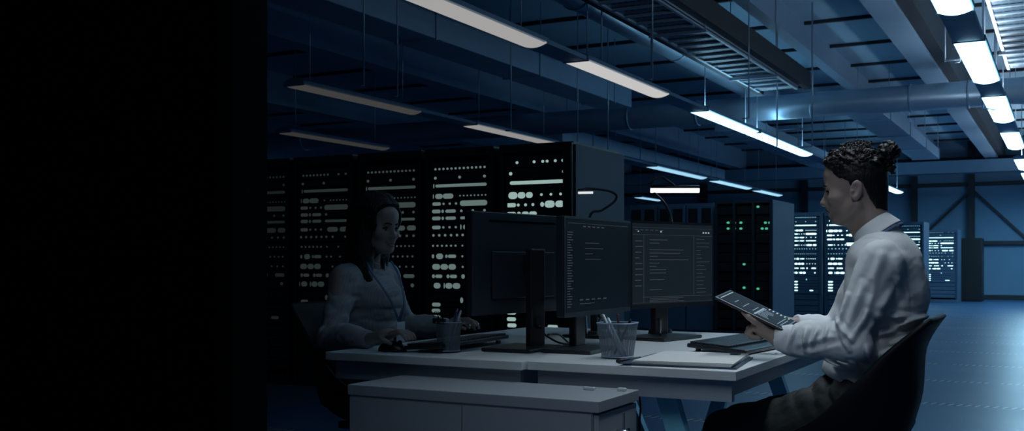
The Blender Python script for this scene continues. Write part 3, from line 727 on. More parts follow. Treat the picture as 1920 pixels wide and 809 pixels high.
c2 = P(841, 661, z=DZ)
mesh_cup('round wire-mesh pen cup before the woman\'s keyboard, with binder clips', c2, .037, .041, .098, False,
   [(-.015, 0, .018, .0, .145, .004, M_pen, 'pale pencil tilting right in the round cup', 'pencil'), (-.01, .01, .026, .01, .14, .004, M_white, 'white pencil beside the pale pencil in the round cup', 'pencil'),
    (.01, -.01, .03, -.01, .13, .004, M_lany, 'navy pen at the right of the round cup', 'pen')])
for k, (dx, dy) in enumerate(((-.033, -.018), (-.005, -.034))):
    q = Vector((c2.x + dx, c2.y + dy, DZ + .1))
    bm = bmesh.new(); box(bm, (q.x - .014, q.y - .008, q.z - .006), (q.x + .014, q.y + .004, q.z + .012), bev=.002)
    for s in (-1, 1): tube(bm, smooth_path([q + Vector((s * .004 - .003, s * .003, .012)), q + Vector((s * .010 - .004, s * .004, .024)), q + Vector((0, s * .006, .034)), q + Vector((.006, s * .004, .024)), q + Vector((.003, s * .002, .012))], 4), .0011, 6)
    tag(obj('binder_clip', bm, M_cable), ('black binder clip on the left rim of the round pen cup', 'black binder clip on the near rim of the round pen cup')[k], 'clip')
# cables
for lab, pts in (('black cable looping from the near monitor stand across to the middle one', [P(1012, 612, z=.80), P(1022, 628, z=.762), P(1045, 642, z=.74), P(1065, 645, z=DZ + .008), P(1085, 640, z=DZ + .008)]),
                 ('second black cable curving between the two monitor stands', [P(1028, 628, z=.79), P(1048, 628, z=.765), P(1062, 640, z=DZ + .01), P(1075, 650, z=DZ + .006)]),
                 ('loose black cable arching above the square pen cup', [P(1118, 618, d=3.6), P(1124, 600, d=3.6), P(1134, 592, d=3.6), P(1142, 605, d=3.6), P(1148, 628, z=DZ + .008)]),
                 ('thin black cable hanging below the desk beside the low cabinet', [P(1197, 735, Y=3.2), P(1201, 765, Y=3.2), P(1199, 800, Y=3.2), P(1202, 860, Y=3.2), Vector((-1.16, 3.15, .006))])):
    tag(obj('cable', T((smooth_path(pts, 6), .0035), seg=8), M_cable), lab, 'cable')

# ------------------------------------------------------------------ implicit surfaces for the people
def V3(p): return np.array([p[0], p[1], p[2]], dtype=np.float64)
class Field:
    def __init__(s, mtx=None): s.p = []; s.M = mtx; s.post = None; s.pk = []
    def tr(s, c):
        c = Vector(c); return V3(s.M @ c) if s.M else V3(c)
    def cap(s, a, b, ra, rb, k=.015, op=1, sq=None):
        """tapered capsule; sq=(axis vector, factor) widens it along an axis"""
        a, b = s.tr(a), s.tr(b); m = max(ra, rb) * (max(1, sq[1]) if sq else 1)
        def f(q):
            qq, aa, bb = q, a, b
            if sq:
                ax = V3(sq[0]); ax = ax / np.linalg.norm(ax); c = (a + b) / 2; g = 1 / sq[1] - 1
                qq = q + np.outer((q - c) @ ax, ax) * g; aa = a + ((a - c) @ ax) * ax * g; bb = b + ((b - c) @ ax) * ax * g
            d = bb - aa; L = max(d @ d, 1e-12); t = np.clip(((qq - aa) @ d) / L, 0, 1)
            r = np.linalg.norm(qq - aa - t[:, None] * d, axis=1) - (ra + (rb - ra) * t)
            return r * (min(1, sq[1]) if sq else 1)
        s.p.append((f, (a + b) / 2, np.linalg.norm(b - a) / 2 + m, k, op)); return s
    def ell(s, c, r, k=.015, op=1, rot=None):
        cw = s.tr(c); Rm = (s.M.to_3x3() if s.M else Matrix.Identity(3))
        if rot: Rm = Rm @ rot
        Ra = np.array(Rm); r = V3(r)
        def f(q):
            l = (q - cw) @ Ra; k0 = np.linalg.norm(l / r, axis=1); k1 = np.linalg.norm(l / (r * r), axis=1) + 1e-9
            return k0 * (k0 - 1) / k1
        s.p.append((f, cw, r.max(), k, op)); return s
    def ev(s, q, prims=None):
        d = np.full(len(q), 1.0)
        for f, c, R_, k, op in (s.p if prims is None else prims):
            e = f(q)
            if op > 0:
                h = np.clip(.5 + .5 * (e - d) / k, 0, 1); d = e * (1 - h) + d * h - k * h * (1 - h)
            else:
                h = np.clip(.5 - .5 * (e + d) / k, 0, 1); d = d * (1 - h) - e * h + k * h * (1 - h)
        if s.post: d = s.post(q, d)
        return d
    def mesh(s, h, name, m, parent):
        lo = np.min([c - R_ - .03 for f, c, R_, k, op in s.p if op > 0], axis=0); hi = np.max([c + R_ + .03 for f, c, R_, k, op in s.p if op > 0], axis=0)
        nb = 12; bs = nb * h; NB = np.ceil((hi - lo) / bs).astype(int)
        ii, jj, kk = np.meshgrid(*[np.arange(v) for v in NB], indexing='ij'); blk = np.stack([ii.ravel(), jj.ravel(), kk.ravel()], 1)
        cen = lo + (blk + .5) * bs; dc = s.ev(cen); act = blk[np.abs(dc) < bs * .87 * 1.6 + .012]; 
        g = np.arange(nb + 1); gx, gy, gz = np.meshgrid(g, g, g, indexing='ij'); loc = np.stack([gx.ravel(), gy.ravel(), gz.ravel()], 1)
        SX, SY = int(NB[1] * nb + 2) * int(NB[2] * nb + 2), int(NB[2] * nb + 2)
        ids, vs, quads = [], [], []
        for b in act:
            c0 = lo + (b + .5) * bs; pr = [p for p in s.p if np.linalg.norm(p[1] - c0) < p[2] + bs * .87 + p[3] + .03]
            if not pr: continue
            base = b * nb; q = lo + (base + loc) * h; D = s.ev(q, pr).reshape(nb + 1, nb + 1, nb + 1); S = D < 0
            if S.all() or not S.any(): continue
            acc = np.zeros((nb, nb, nb, 3)); cnt = np.zeros((nb, nb, nb))
            for ax in range(3):
                for o1 in (0, 1):
                    for o2 in (0, 1):
                        sl = [slice(0, nb)] * 3; oth = [a for a in range(3) if a != ax]
                        sl[oth[0]] = slice(o1, nb + o1); sl[oth[1]] = slice(o2, nb + o2); A = D[tuple(sl)]
                        s2 = list(sl); s2[ax] = slice(1, nb + 1); Bq = D[tuple(s2)]
                        cr = (A < 0) != (Bq < 0); tt = np.where(cr, A / np.where(cr, A - Bq, 1), 0)
                        off = np.zeros((nb, nb, nb, 3)); off[..., ax] = tt; off[..., oth[0]] = o1; off[..., oth[1]] = o2
                        acc += off * cr[..., None]; cnt += cr
            I = np.argwhere(cnt > 0); pos = I + acc[tuple(I.T)] / cnt[tuple(I.T)][:, None]
            vs.append(lo + (base + pos) * h); G = base + I; ids.append(G[:, 0] * SX + G[:, 1] * SY + G[:, 2])
            for ax in range(3):
                sl = [slice(0, nb)] * 3; s2 = list(sl); s2[ax] = slice(1, nb + 1); A, Bq = S[tuple(sl)], S[tuple(s2)]
                E = np.argwhere(A != Bq); 
                if not len(E): continue
                sg = A[tuple(E.T)]; G = base + E; o = [a for a in range(3) if a != ax]; st = [SX, SY, 1]
                i0 = G[:, 0] * SX + G[:, 1] * SY + G[:, 2]; u_, v_ = st[o[0]], st[o[1]]
                qd = np.stack([i0, i0 - u_, i0 - u_ - v_, i0 - v_], 1)
                fl = sg if ax != 1 else ~sg; qd = np.where(fl[:, None], qd, qd[:, ::-1]); quads.append(qd)
        ids = np.concatenate(ids); vs = np.concatenate(vs); quads = np.concatenate(quads)
        o = np.argsort(ids); ids = ids[o]; vs = vs[o]; ix = np.searchsorted(ids, quads); ix = np.clip(ix, 0, len(ids) - 1)
        ok = (ids[ix] == quads).all(1); ix = ix[ok]
        me = bpy.data.meshes.new(name); me.vertices.add(len(vs)); me.vertices.foreach_set('co', vs.astype(np.float32).ravel())
        me.loops.add(len(ix) * 4); me.loops.foreach_set('vertex_index', ix[:, ::-1].astype(np.int32).ravel())
        me.polygons.add(len(ix)); me.polygons.foreach_set('loop_start', np.arange(0, len(ix) * 4, 4, dtype=np.int32))
        me.update(calc_edges=True); me.validate(); me.polygons.foreach_set('use_smooth', [True] * len(me.polygons))
        me.materials.append(m); ob = bpy.data.objects.new(name, me); COL.objects.link(ob); ob.parent = parent
        return ob
rs = np.random.RandomState(4)
DIRS = rs.normal(size=(14, 3)); DIRS /= np.linalg.norm(DIRS, axis=1)[:, None]; PH = rs.rand(14) * 6.28
def wob(q, wl, n=8, seed=0):
    """smooth pseudo noise of wavelength wl"""
    r = np.zeros(len(q))
    for i in range(n):
        j = (i + seed) % 14; r += np.sin(q @ DIRS[j] * (6.28 / (wl * (.7 + .09 * i))) + PH[j] + 1.3 * np.sin(q @ DIRS[(j + 5) % 14] * 6.28 / (wl * 2.3) + PH[j]))
    return r / n ** .5
def fold(q, c, rad, ax, wl, amp, bend=0):
    """sharp cloth folds across axis ax around point c"""
    ax = V3(ax); ax = ax / np.linalg.norm(ax); r = q - V3(c); g = np.exp(-(r * r).sum(1) / (rad * rad))
    ph = r @ ax / wl * 6.28 + 1.1 * wob(q, wl * 3.2, 4, 3) + bend
    return amp * g * (1 - np.abs(np.sin(ph / 2)) * 2)

def creases(q, segs, side=-1, ymid=0.0):
    """folds running along given lines on one side of a garment; segs = (a, b, width, amplitude)"""
    r = np.zeros(len(q)); P2 = q[:, [0, 2]]
    for a, b, wd, am in segs:
        a2, b2 = np.array([a.x, a.z]), np.array([b.x, b.z]); ab = b2 - a2; t = ((P2 - a2) @ ab) / (ab @ ab)
        tc = np.clip(t, 0, 1); rel = P2 - a2 - tc[:, None] * ab; dist = (rel ** 2).sum(1) / wd ** 2
        m = dist < 9
        r[m] += am * (np.exp(-dist[m]) - .45 * np.exp(-((np.sqrt(dist[m]) - 1.7) ** 2) * 1.6)) * np.sin(np.pi * np.clip(.12 + .76 * tc[m], 0, 1))
    return r * (((q[:, 1] - ymid) * side) > 0)
def head(f, M, male=True):
    """adds a head to field f; local +x is the face, z up, origin mid head"""
    old = f.M; f.M = M; k = .012
    f.ell((.002, 0, .032), (.086, .072, .084), .02)
    f.ell((.032, 0, -.022), (.060, .055, .085), .03)
    f.ell((.024, 0, -.062), (.052, .052 if male else .046, .040), .025)
    f.ell((.066, 0, -.092), (.019, .022, .016), .018)                       # chin
    for sy in (-1, 1):
        f.cap((.0, sy * .05, -.055), (.055, sy * .022, -.092), .02, .016, .02)   # jaw line
        f.ell((.060, sy * .040, -.030), (.024, .022, .020), .022)           # cheekbone
    f.cap((.079, -.028, .006), (.079, .028, .006), .014 if male else .011, .014 if male else .011, .014)   # brow
    f.ell((.074, 0, .045), (.026, .045, .035), .02)                          # forehead
    for sy in (-1, 1): f.ell((.098, sy * .030, -.012), (.018, .017, .013), .010, -1)
    f.cap((.088, 0, -.002), (.103 if male else .099, 0, -.037), .0085, .0095, .010)    # nose bridge
    f.ell((.104 if male else .100, 0, -.041), (.0105, .0095, .0085), .008)
    for sy in (-1, 1): f.ell((.093, sy * .011, -.045), (.0095, .0065, .0075), .006)
    f.ell((.084, 0, -.060), (.012, .022, .012), .012)
    f.ell((.0865, 0, -.0695), (.0085, .020, .0050), .005); f.ell((.0845, 0, -.0795), (.0085, .018, .0058), .005)
    f.cap((.101, -.02, -.0745), (.101, .02, -.0745), .007, .007, .004, -1) if False else None
    f.ell((.0935, 0, -.0745), (.006, .018, .0013), .003, -1)
    for sy in (-1, 1):                                                       # ears
        rot = Matrix.Rotation(R(-12), 3, 'Y') @ Matrix.Rotation(R(sy * 16), 3, 'Z')
        f.ell((-.004, sy * .074, -.012), (.019, .0075, .032), .006, 1, rot)
        f.ell((.000, sy * .0815, -.010), (.011, .006, .020), .004, -1, rot)
        f.ell((.006, sy * .077, -.014), (.005, .005, .006), .004, 1, rot)
    f.M = old
def eyes(M, parent, r=.0118, y=.030, lid=M_skin):
    for sy in (-1, 1):
        c = M @ Vector((.0725, sy * y, -.012)); bm = bmesh.new()
        bmesh.ops.create_uvsphere(bm, u_segments=20, v_segments=12, radius=r, matrix=Matrix.Translation(c)); e = obj('eye', bm, M_eye, parent)
        bm = bmesh.new(); c2 = M @ Vector((.0725 + r * .62, sy * y, -.0135)); bmesh.ops.create_uvsphere(bm, u_segments=14, v_segments=10, radius=r * .52, matrix=Matrix.Translation(c2)); obj('iris', bm, M_iris, e)
        # upper lid and brow
        bm = bmesh.new(); tube(bm, smooth_path([M @ Vector((.080, sy * (y - .013), -.010)), M @ Vector((.0885, sy * y, -.0055)), M @ Vector((.078, sy * (y + .0145), -.011))], 5), [.0012] * 2 + [.0022] * 7 + [.0012] * 2, 8); obj('eyelashes', bm, M_hair, e)
        bm = bmesh.new(); tube(bm, smooth_path([M @ Vector((.0985, sy * .010, .0065)), M @ Vector((.0975, sy * .026, .0115)), M @ Vector((.086, sy * .044, .0095))], 5), [.001] + [.0030] * 7 + [.002, .0015, .0008], 8); obj('eyebrow', bm, M_hair, parent)
def frame(origin, fwd, up=(0, 0, 1)):
    x = Vector(fwd).normalized(); y = Vector(up).cross(x).normalized(); z = x.cross(y)
    M = Matrix(((x.x, y.x, z.x, origin[0]), (x.y, y.y, z.y, origin[1]), (x.z, y.z, z.z, origin[2]), (0, 0, 0, 1))); return M
def finger(f, pts, r0, r1, k=.003):
    n = len(pts) - 1
    for i in range(n):
        ra = r0 + (r1 - r0) * i / n; rb = r0 + (r1 - r0) * (i + 1) / n
        f.cap(pts[i], pts[i + 1], ra, rb, k)
# ------------------------------------------------------------------ collar shared by both people
def make_collar(ctr, fx, th, k, m, parent, spread=1.0):
    """standing band folded over, tilted with the neck, open at the front (fx = -1 or +1 along X)"""
    bm = bmesh.new(); N = 44; cu_ = Vector((fx * math.cos(th), 0, -math.sin(th))); cn = Vector((fx * math.sin(th), 0, math.cos(th))); cy = Vector((0, fx, 0)); rings = []
    for lev, (rx, ry, dn, fl) in enumerate(((.058, .056, -.020, 0), (.059, .057, .014, 0), (.062, .060, .017, 0), (.070, .069, -.010, 1), (.079, .080, -.034, 1.6))):
        row = []
        for j in range(N + 1):
            a = R(16) + (2 * math.pi - R(32)) * j / N; ca, sa = math.cos(a), math.sin(a); fr = max(0, ca) ** 3
            row.append(bm.verts.new(ctr + (cu_ * (ca * rx + fr * .010 * fl) + cy * (sa * ry * (1 + .10 * fr * fl)) + cn * (dn - fr * (.006 + .022 * fl * spread))) * k))
        rings.append(row)
    for i in range(4):
        for j in range(N): bm.faces.new((rings[i][j], rings[i][j + 1], rings[i + 1][j + 1], rings[i + 1][j])).smooth = True
    col = obj('collar', bm, m, parent)
    md = col.modifiers.new('solid', 'SOLIDIFY'); md.thickness = .003; md.offset = 0
    md = col.modifiers.new('sub', 'SUBSURF'); md.levels = md.render_levels = 1
    return cu_, cn, cy
# ------------------------------------------------------------------ the man
YM = 3.32
def Q(u, v, y=YM): return P(u, v, Y=y)
def build_man():
    root = thing('person', 'man with a dark hair bun in a white shirt sitting and reading a tablet', 'person', (-.50, YM, 0))
    inv = Matrix.Translation((.50, -YM, 0))
    nY, fY = 3.15, 3.49
    HM = frame(Q(1609, 353), Vector((-1, -.03, -.045)))
    sh_n, sh_f = Q(1652, 490, nY), Q(1640, 490, fY)
    el_n, el_f = Q(1588, 642, 3.11), Q(1566, 632, 3.52)
    wr_n, wr_f = Q(1458, 634, 3.13), Q(1492, 612, 3.42)
    hipn, hipf = Q(1640, 765, 3.225), Q(1625, 765, 3.43)
    knn, knf = Q(1368, 812, 3.20), Q(1395, 800, 3.47)
    ankn, ankf = Vector((knn.x - .02, 3.20, .10)), Vector((knf.x - .06, 3.47, .10))
    f = Field()
    head(f, HM)
    f.cap(HM @ Vector((-.022, 0, -.05)), Q(1646, 450), .051, .052, .015)
    f.cap(HM @ Vector((.022, 0, -.088)), Q(1622, 450), .026, .028, .02)
    f.cap(Q(1655, 500), Q(1655, 580), .085, .085, .03, sq=((0, 1, 0), 1.5)); f.cap(Q(1655, 580), Q(1640, 735), .082, .085, .03, sq=((0, 1, 0), 1.4))
    for sh, el, wr in ((sh_n, el_n, wr_n), (sh_f, el_f, wr_f)):
        f.cap(sh, el, .046, .036, .02); f.cap(el, wr, .037, .0245, .01, sq=((0, 0, 1), 1.12))
    for h, kn, an in ((hipn, knn, ankn), (hipf, knf, ankf)):
        f.cap(h, kn, .075, .052, .02); f.cap(kn, an, .05, .035, .02)
    # near (left) hand: palm up against the near edge of the tablet, thumb on its edge, fingers curled below
    pm = Q(1430, 618, 3.14)
    f.cap(wr_n, pm, .024, .021, .008, sq=((0, 1, 0), 1.25)); f.ell(Q(1426, 613, 3.145), (.030, .024, .021), .012)
    finger(f, [Q(1436, 614, 3.125), Q(1416, 603, 3.11), Q(1404, 595, 3.105), Q(1394, 586, 3.115)], .0125, .0075, .004)
    for k in range(4):
        y = 3.135 + .019 * k; sh = (0, 4, 4, -3)[k]
        finger(f, [Q(1422 - k, 612, y), Q(1409 - sh, 616 + 2 * (k == 0), y), Q(1403 - sh + 2 * k, 625, y), Q(1411 - sh + 2 * k, 633, y), Q(1424 - sh, 634, y)], .0105 - .0006 * k, .0072, .0025)
    # far (right) hand under the far edge
    pf = Q(1462, 604, 3.38)
    f.cap(wr_f, pf, .024, .021, .008, sq=((0, 1, 0), 1.25)); f.ell(pf, (.032, .028, .018), .01)
    finger(f, [Q(1466, 600, 3.36), Q(1456, 592, 3.345), Q(1446, 586, 3.335)], .0115, .0075, .004)
    for k in range(4):
        y = 3.33 + .019 * k
        finger(f, [Q(1455, 603, y), Q(1440, 601, y), Q(1424 + 3 * k, 594, y)], .0095, .0072, .0025)
    body = f.mesh(.0031, 'body', M_skin, root); body.matrix_parent_inverse = inv
    kids = []
    def add(o): o.matrix_parent_inverse = inv; kids.append(o); return o
    n0 = set(root.children); eyes(HM, root)
    for o in root.children:
        if o not in n0: o.matrix_parent_inverse = inv
    # shirt
    s = Field()
    s.cap(Q(1654, 492), Q(1660, 560), .105, .112, .04, sq=((0, 1, 0), 1.36)); s.cap(Q(1660, 560), Q(1648, 640), .112, .098, .04, sq=((0, 1, 0), 1.32)); s.cap(Q(1648, 640), Q(1613, 704), .098, .094, .04, sq=((0, 1, 0), 1.42))
    s.cap(Q(1618, 640), Q(1584, 690), .07, .062, .04, sq=((0, 1, 0), 1.7))
    s.ell(Q(1674, 530), (.082, .145, .13), .05)
    s.cap(sh_n + Vector((0, .03, .0)), sh_f - Vector((0, .03, 0)), .054, .054, .04)
    s.cap(Q(1650, 440), Q(1656, 505), .050, .098, .02)
    for sh, el, wr, ys in ((sh_n, el_n, wr_n, nY), (sh_f, el_f, wr_f, fY)):
        s.cap(sh, sh.lerp(el, .5), .062, .057, .014); s.cap(sh.lerp(el, .5), el, .057, .049, .010)
        s.cap(el, el.lerp(wr, .55), .056, .047, .02, sq=((0, 0, 1), 1.1)); s.cap(el.lerp(wr, .5), wr.lerp(el, .06), .046, .035, .02, sq=((0, 0, 1), 1.15))
        s.ell(el + Vector((.03, 0, -.012)), (.045, .045, .045), .02)
        s.ell(wr.lerp(el, .30) + Vector((0, 0, -.028)), (.045, .034, .022), .02)
    C4 = lambda zx, zy: Q(1440 + zx * .371, 509 + zy * .371, 3.08)
    CR = [(C4(a, b), C4(c, e), wd * .75, am * 1.9) for a, b, c, e, wd, am in (
        (335, 235, 430, 350, .010, .0075), (395, 120, 345, 300, .010, .006), (475, 60, 420, 260, .012, .006), (360, 290, 420, 400, .008, .006),
        (130, 285, 105, 385, .009, .006), (195, 290, 185, 400, .009, .007), (250, 290, 225, 380, .008, .006), (300, 285, 290, 345, .007, .005),
        (430, 340, 500, 210, .012, .006), (520, 60, 470, 250, .010, -.004), (570, -80, 520, 80, .016, .005), (150, 400, 400, 340, .012, -.004),
        (560, 235, 790, 255, .014, .007), (540, 330, 790, 235, .012, .008), (560, 300, 700, 300, .012, -.006), (600, 385, 740, 330, .010, .007), (650, 60, 560, 220, .018, .006),
        (640, -60, 680, 120, .020, .006), (290, 460, 420, 520, .010, .007), (420, 470, 560, 560, .010, .006), (300, 500, 380, 520, .008, .005), (500, 380, 520, 480, .008, .004), (540, 440, 640, 400, .009, .005))]
    CR2 = [(C4(a, b), C4(c, e), .012, .006) for a, b, c, e in ((200, 240, 260, 330), (260, 220, 320, 300), (390, 120, 350, 240), (330, 170, 300, 260))]
    e1, e2 = el_n, el_f
    def post(q, d):
        d = d - .0012 * wob(q, .10, 8, 2) - .0003 * wob(q, .03, 6, 5)
        d = d - creases(q, CR, -1, 3.30) - creases(q, CR2, 1, 3.40)
        d = d + fold(q, el_n.lerp(wr_n, .42), .050, (1, 0, .18), .030, .0030) + fold(q, el_f.lerp(wr_f, .42), .060, (1, 0, .18), .030, .0030)
        # seams: armhole and yoke
        r = q - V3(sh_n + Vector((.030, .05, -.03))); on = (r[:, 1] < .03) & (np.linalg.norm(r, axis=1) < .16)
        a = V3(Vector((.55, .75, .30)).normalized()); d = d + np.where(on, .0020 * np.exp(-((r @ a) / .0035) ** 2), 0)
        # end at the cuffs
        for el, wr in ((el_n, wr_n), (el_f, wr_f)):
            ax = V3((wr - el).normalized()); t = (q - V3(wr)) @ ax; near = np.linalg.norm(q - V3(wr), axis=1) < .09
            d = np.where(near, np.maximum(d, t - .004), d)
            d = np.where(near, d + .0025 * np.exp(-((t + .050) / .003) ** 2), d)
        # waist hem sits inside the belt line
        hn = V3(Vector((.42, 0, 1)).normalized()); d = np.maximum(d, -((q - V3(Q(1600, 716))) @ hn))
        # neck opening
        nn = V3(Vector((-.588, 0, .809))); d = np.maximum(d, ((q - V3(Q(1636, 428))) @ nn) + .012)
        return d
    s.post = post
    sh = add(s.mesh(.0042, 'shirt', M_shirt, root))
    ctr = Q(1636, 428); cu_, cn, cy = make_collar(ctr, -1, R(36), 1.0, M_shirt, sh)
    # lanyard: emerges under the back of the collar and follows its edge to the chest
    bm = bmesh.new(); up = []
    pts = [Q(1592, 560, 3.24), Q(1594, 520, 3.235)]
    for a in range(50, 311, 10):
        aa = R(a); pts.append(ctr + cu_ * (math.cos(aa) * (.086 if math.cos(aa) > 0 else .078)) + cy * (math.sin(aa) * .081) + cn * (-.036 - .002 * max(0, -math.cos(aa))))
    pts += [Q(1594, 520, 3.40), Q(1592, 560, 3.40)]
    for q_ in smooth_path(pts, 4):
        out = (q_ - ctr).normalized() * .001; up.append((bm.verts.new(q_ + cn * .003), bm.verts.new(q_ - cn * .003 + out * 3)))
    for a, b_ in zip(up, up[1:]): bm.faces.new((a[0], b_[0], b_[1], a[1]))
    ln = add(obj('lanyard', bm, M_lany, root)); md = ln.modifiers.new('solid', 'SOLIDIFY'); md.thickness = .002
    # trousers
    t = Field()
    t.cap(Q(1612, 718), Q(1645, 770), .088, .105, .04, sq=((0, 1, 0), 1.45))
    for h, kn, an in ((hipn, knn, ankn), (hipf, knf, ankf)):
        t.cap(h, kn, .098, .073, .035); t.cap(kn, an, .070, .052, .03)
    t.ell(Q(1560, 735, 3.32), (.06, .10, .05), .04)
    def tpost(q, d):
        d = d - .0035 * wob(q, .11, 8, 4) - .0010 * wob(q, .035, 6, 1)
        d = d + fold(q, Q(1560, 735, 3.2), .11, (1, 0, .7), .050, .0075) + fold(q, hipn + Vector((-.05, -.06, .03)), .09, (.5, 0, 1), .035, .0055)
        hn = V3(Vector((.42, 0, 1)).normalized()); d = np.maximum(d, ((q - V3(Q(1600, 702))) @ hn))
        r = q - V3(Q(1612, 728, 3.19)); d = d + .003 * np.exp(-((r[:, 0] * .8 + r[:, 2] * .5) / .004) ** 2) * (np.abs(r[:, 2]) < .04)
        return d
    t.post = tpost; tr = add(t.mesh(.005, 'trousers', M_trous, root))
    # belt
    bm = bmesh.new(); N = 40; c = Q(1603, 711)
    ring = [c + Vector((-math.cos(2 * math.pi * k / N) * .084, -math.sin(2 * math.pi * k / N) * .126, math.cos(2 * math.pi * k / N) * .040)) for k in range(N)]
    lo = [bm.verts.new(p + Vector((0, 0, -.016))) for p in ring]; hi = [bm.verts.new(p + Vector((0, 0, .016))) for p in ring]
    for k in range(N): bm.faces.new((lo[k], lo[(k + 1) % N], hi[(k + 1) % N], hi[k])).smooth = True
    bl = add(obj('belt', bm, M_belt, root)); md = bl.modifiers.new('solid', 'SOLIDIFY'); md.thickness = .004
    # shoes
    for an in (ankn, ankf):
        s2 = Field(); s2.cap(an + Vector((.03, 0, -.055)), an + Vector((-.17, 0, -.062)), .042, .034, .02, sq=((0, 1, 0), 1.2)); s2.cap(an + Vector((.0, 0, -.02)), an + Vector((.0, 0, -.05)), .048, .045, .02)
        s2.post = lambda q, d: np.maximum(d, .003 - q[:, 2]); add(s2.mesh(.007, 'shoe', M_belt, root))
    # hair: swept-back curls, shaved sides, bun
    Mi = np.array(HM.inverted())
    hx = [-.20, -.09, -.055, -.038, -.022, .008, .018, .030, .048, .066, .084, .12]; hz = [-.085, -.080, -.070, -.035, .012, -.002, .018, .026, .030, .052, .072, .090]
    hf = Field(HM)
    hf.ell((.001, 0, .032), (.0895, .0755, .0868), .02); hf.ell((.070, 0, .052), (.026, .045, .034), .02); hf.cap((-.034, 0, -.02), (-.036, 0, -.08), .052, .046, .02)
    hf.cap((.055, 0, .088), (-.010, 0, .086), .030, .024, .03, sq=((0, 1, 0), 1.5))
    def hpost(q, d):
        l = q @ Mi[:3, :3].T + Mi[:3, 3]
        top = np.clip((l[:, 2] - .045) / .03, 0, 1)
        cur = wob(l * [1, 1, 1], .026, 9, 0) * .0034 + wob(l, .012, 8, 3) * .0016
        d = d - .0012 - top * (.004 + cur) - (1 - top) * .0005 * wob(l, .01, 6, 2)
        lim = np.interp(l[:, 0], hx, hz); return np.maximum(d, (lim + .0025 * wob(l, .016, 5, 1) - l[:, 2]) * .8)
    hf.post = hpost; hair = add(hf.mesh(.0030, 'hair', M_hair, root))
    bf = Field(HM); bc = HM.inverted() @ Q(1666, 284)
    bf.ell(bc, (.032, .029, .029), .008); bf.cap(bc, (-.05, 0, .07), .016, .024, .02); bf.cap(bc + Vector((.0, 0, -.01)), bc + Vector((-.004, 0, -.055)), .014, .012, .012)
    bf.post = lambda q, d: d - .0042 * wob(q, .022, 9, 6) - .0022 * wob(q, .010, 8, 1)
    bun = bf.mesh(.0028, 'hair_bun', M_hair, hair)
    # curls over the crown: small rings of hair
    bm = bmesh.new(); rc = random.Random(2)
    for k in range(190):
        a = rc.uniform(-1.4, 1.4); b = rc.uniform(-1.0, 1.15)
        l = Vector((-.004 + .088 * math.sin(b) + .004, .072 * math.sin(a) * math.cos(b), .050 + .083 * math.cos(a) * math.cos(b)))
        if l.z < .055 + max(0, l.x) * .3 or l.x < -.045: continue
        nrm = Vector((l.x * .8, l.y, l.z - .03)).normalized(); c = l + nrm * .012; tx = nrm.orthogonal().normalized(); ty = nrm.cross(tx)
        rr_ = rc.uniform(.004, .008); ph = rc.uniform(0, 6); pts = [HM @ (c + (tx * math.cos(ph + j * .8) + ty * math.sin(ph + j * .8)) * rr_ * (1 + .1 * j) + nrm * (.0035 * math.sin(ph * 3 + j))) for j in range(7)]
        tube(bm, pts, [.0008, .0014, .0016, .0016, .0014, .0012, .0006], 5)
    for k in range(60):
        a = rc.uniform(0, 6.28); b = rc.uniform(-1.2, 1.4); l = bc + Vector((math.cos(a) * math.cos(b) * .029, math.sin(a) * math.cos(b) * .028, math.sin(b) * .025)); nrm = (l - bc).normalized(); tx = nrm.orthogonal().normalized(); ty = nrm.cross(tx); ph = rc.uniform(0, 6)
        pts = [HM @ (l + (tx * math.cos(ph + j * .8) + ty * math.sin(ph + j * .8)) * .006 + nrm * (.003 * math.sin(ph * 3 + j))) for j in range(7)]
        tube(bm, pts, [.0008, .0014, .0015, .0015, .0013, .0012, .0006], 5)
    cu = obj('curls', bm, M_hair, hair); cu['kind'] = 'stuff'
    # thin moustache and chin stubble
    bm = bmesh.new()
    for sy in (-1, 1):
        tube(bm, smooth_path([HM @ Vector((.0965, sy * .002, -.0605)), HM @ Vector((.0935, sy * .012, -.0635)), HM @ Vector((.0855, sy * .022, -.0705))], 5), [.0016] + [.0026] * 7 + [.002, .0014, .0008], 8)
    add(obj('moustache', bm, M_hair, root))
    bm = bmesh.new(); tube(bm, smooth_path([HM @ Vector((.0835, -.009, -.094)), HM @ Vector((.0875, 0, -.097)), HM @ Vector((.0835, .009, -.094))], 4), .0022, 8); add(obj('goatee', bm, M_hair, root))
    # ring on the hand
    tag(root, root['label'], 'person')
    return root
build_man()

# tablet (held, a thing of its own)
ta, tb = Q(1340, 556, 3.10), Q(1470, 619, 3.10)
tc_, td = P(1360, 538, Y=3.27), P(1495, 592, Y=3.27)
ux = (tb - ta).normalized(); L = (tb - ta).length; vy = ((tc_ - ta) + (td - tb)) / 2; vy = (vy - ux * vy.dot(ux)); Wt = vy.length * .8; vy.normalize(); nz = ux.cross(vy)
TM = Matrix(((ux.x, vy.x, nz.x, ta.x), (ux.y, vy.y, nz.y, ta.y), (ux.z, vy.z, nz.z, ta.z), (0, 0, 0, 1)))
t = thing('tablet', 'black tablet with a lit text screen held in the man\'s hands', 'tablet'); t.matrix_world = TM
bm = bmesh.new(); box(bm, (0, 0, -.009), (L, Wt, 0), bev=.003); obj('tablet_body', bm, M_mon, t)
sc = obj('screen', B(((.008, .008, .0003), (L - .008, Wt - .008, .0010))), mat('tablet_screen', (.002, .003, .006), .5, spec=.05, emit=(.2, .45, .8), es=.02), t)
bm = bmesh.new(); bm2 = bmesh.new(); rt = random.Random(8)
for k in range(9):
    y_ = Wt * (.08 + .09 * k); box(bm2, (.015, y_, .0012), (.0185, y_ + Wt * (.045 + .02 * rt.random()), .0016))
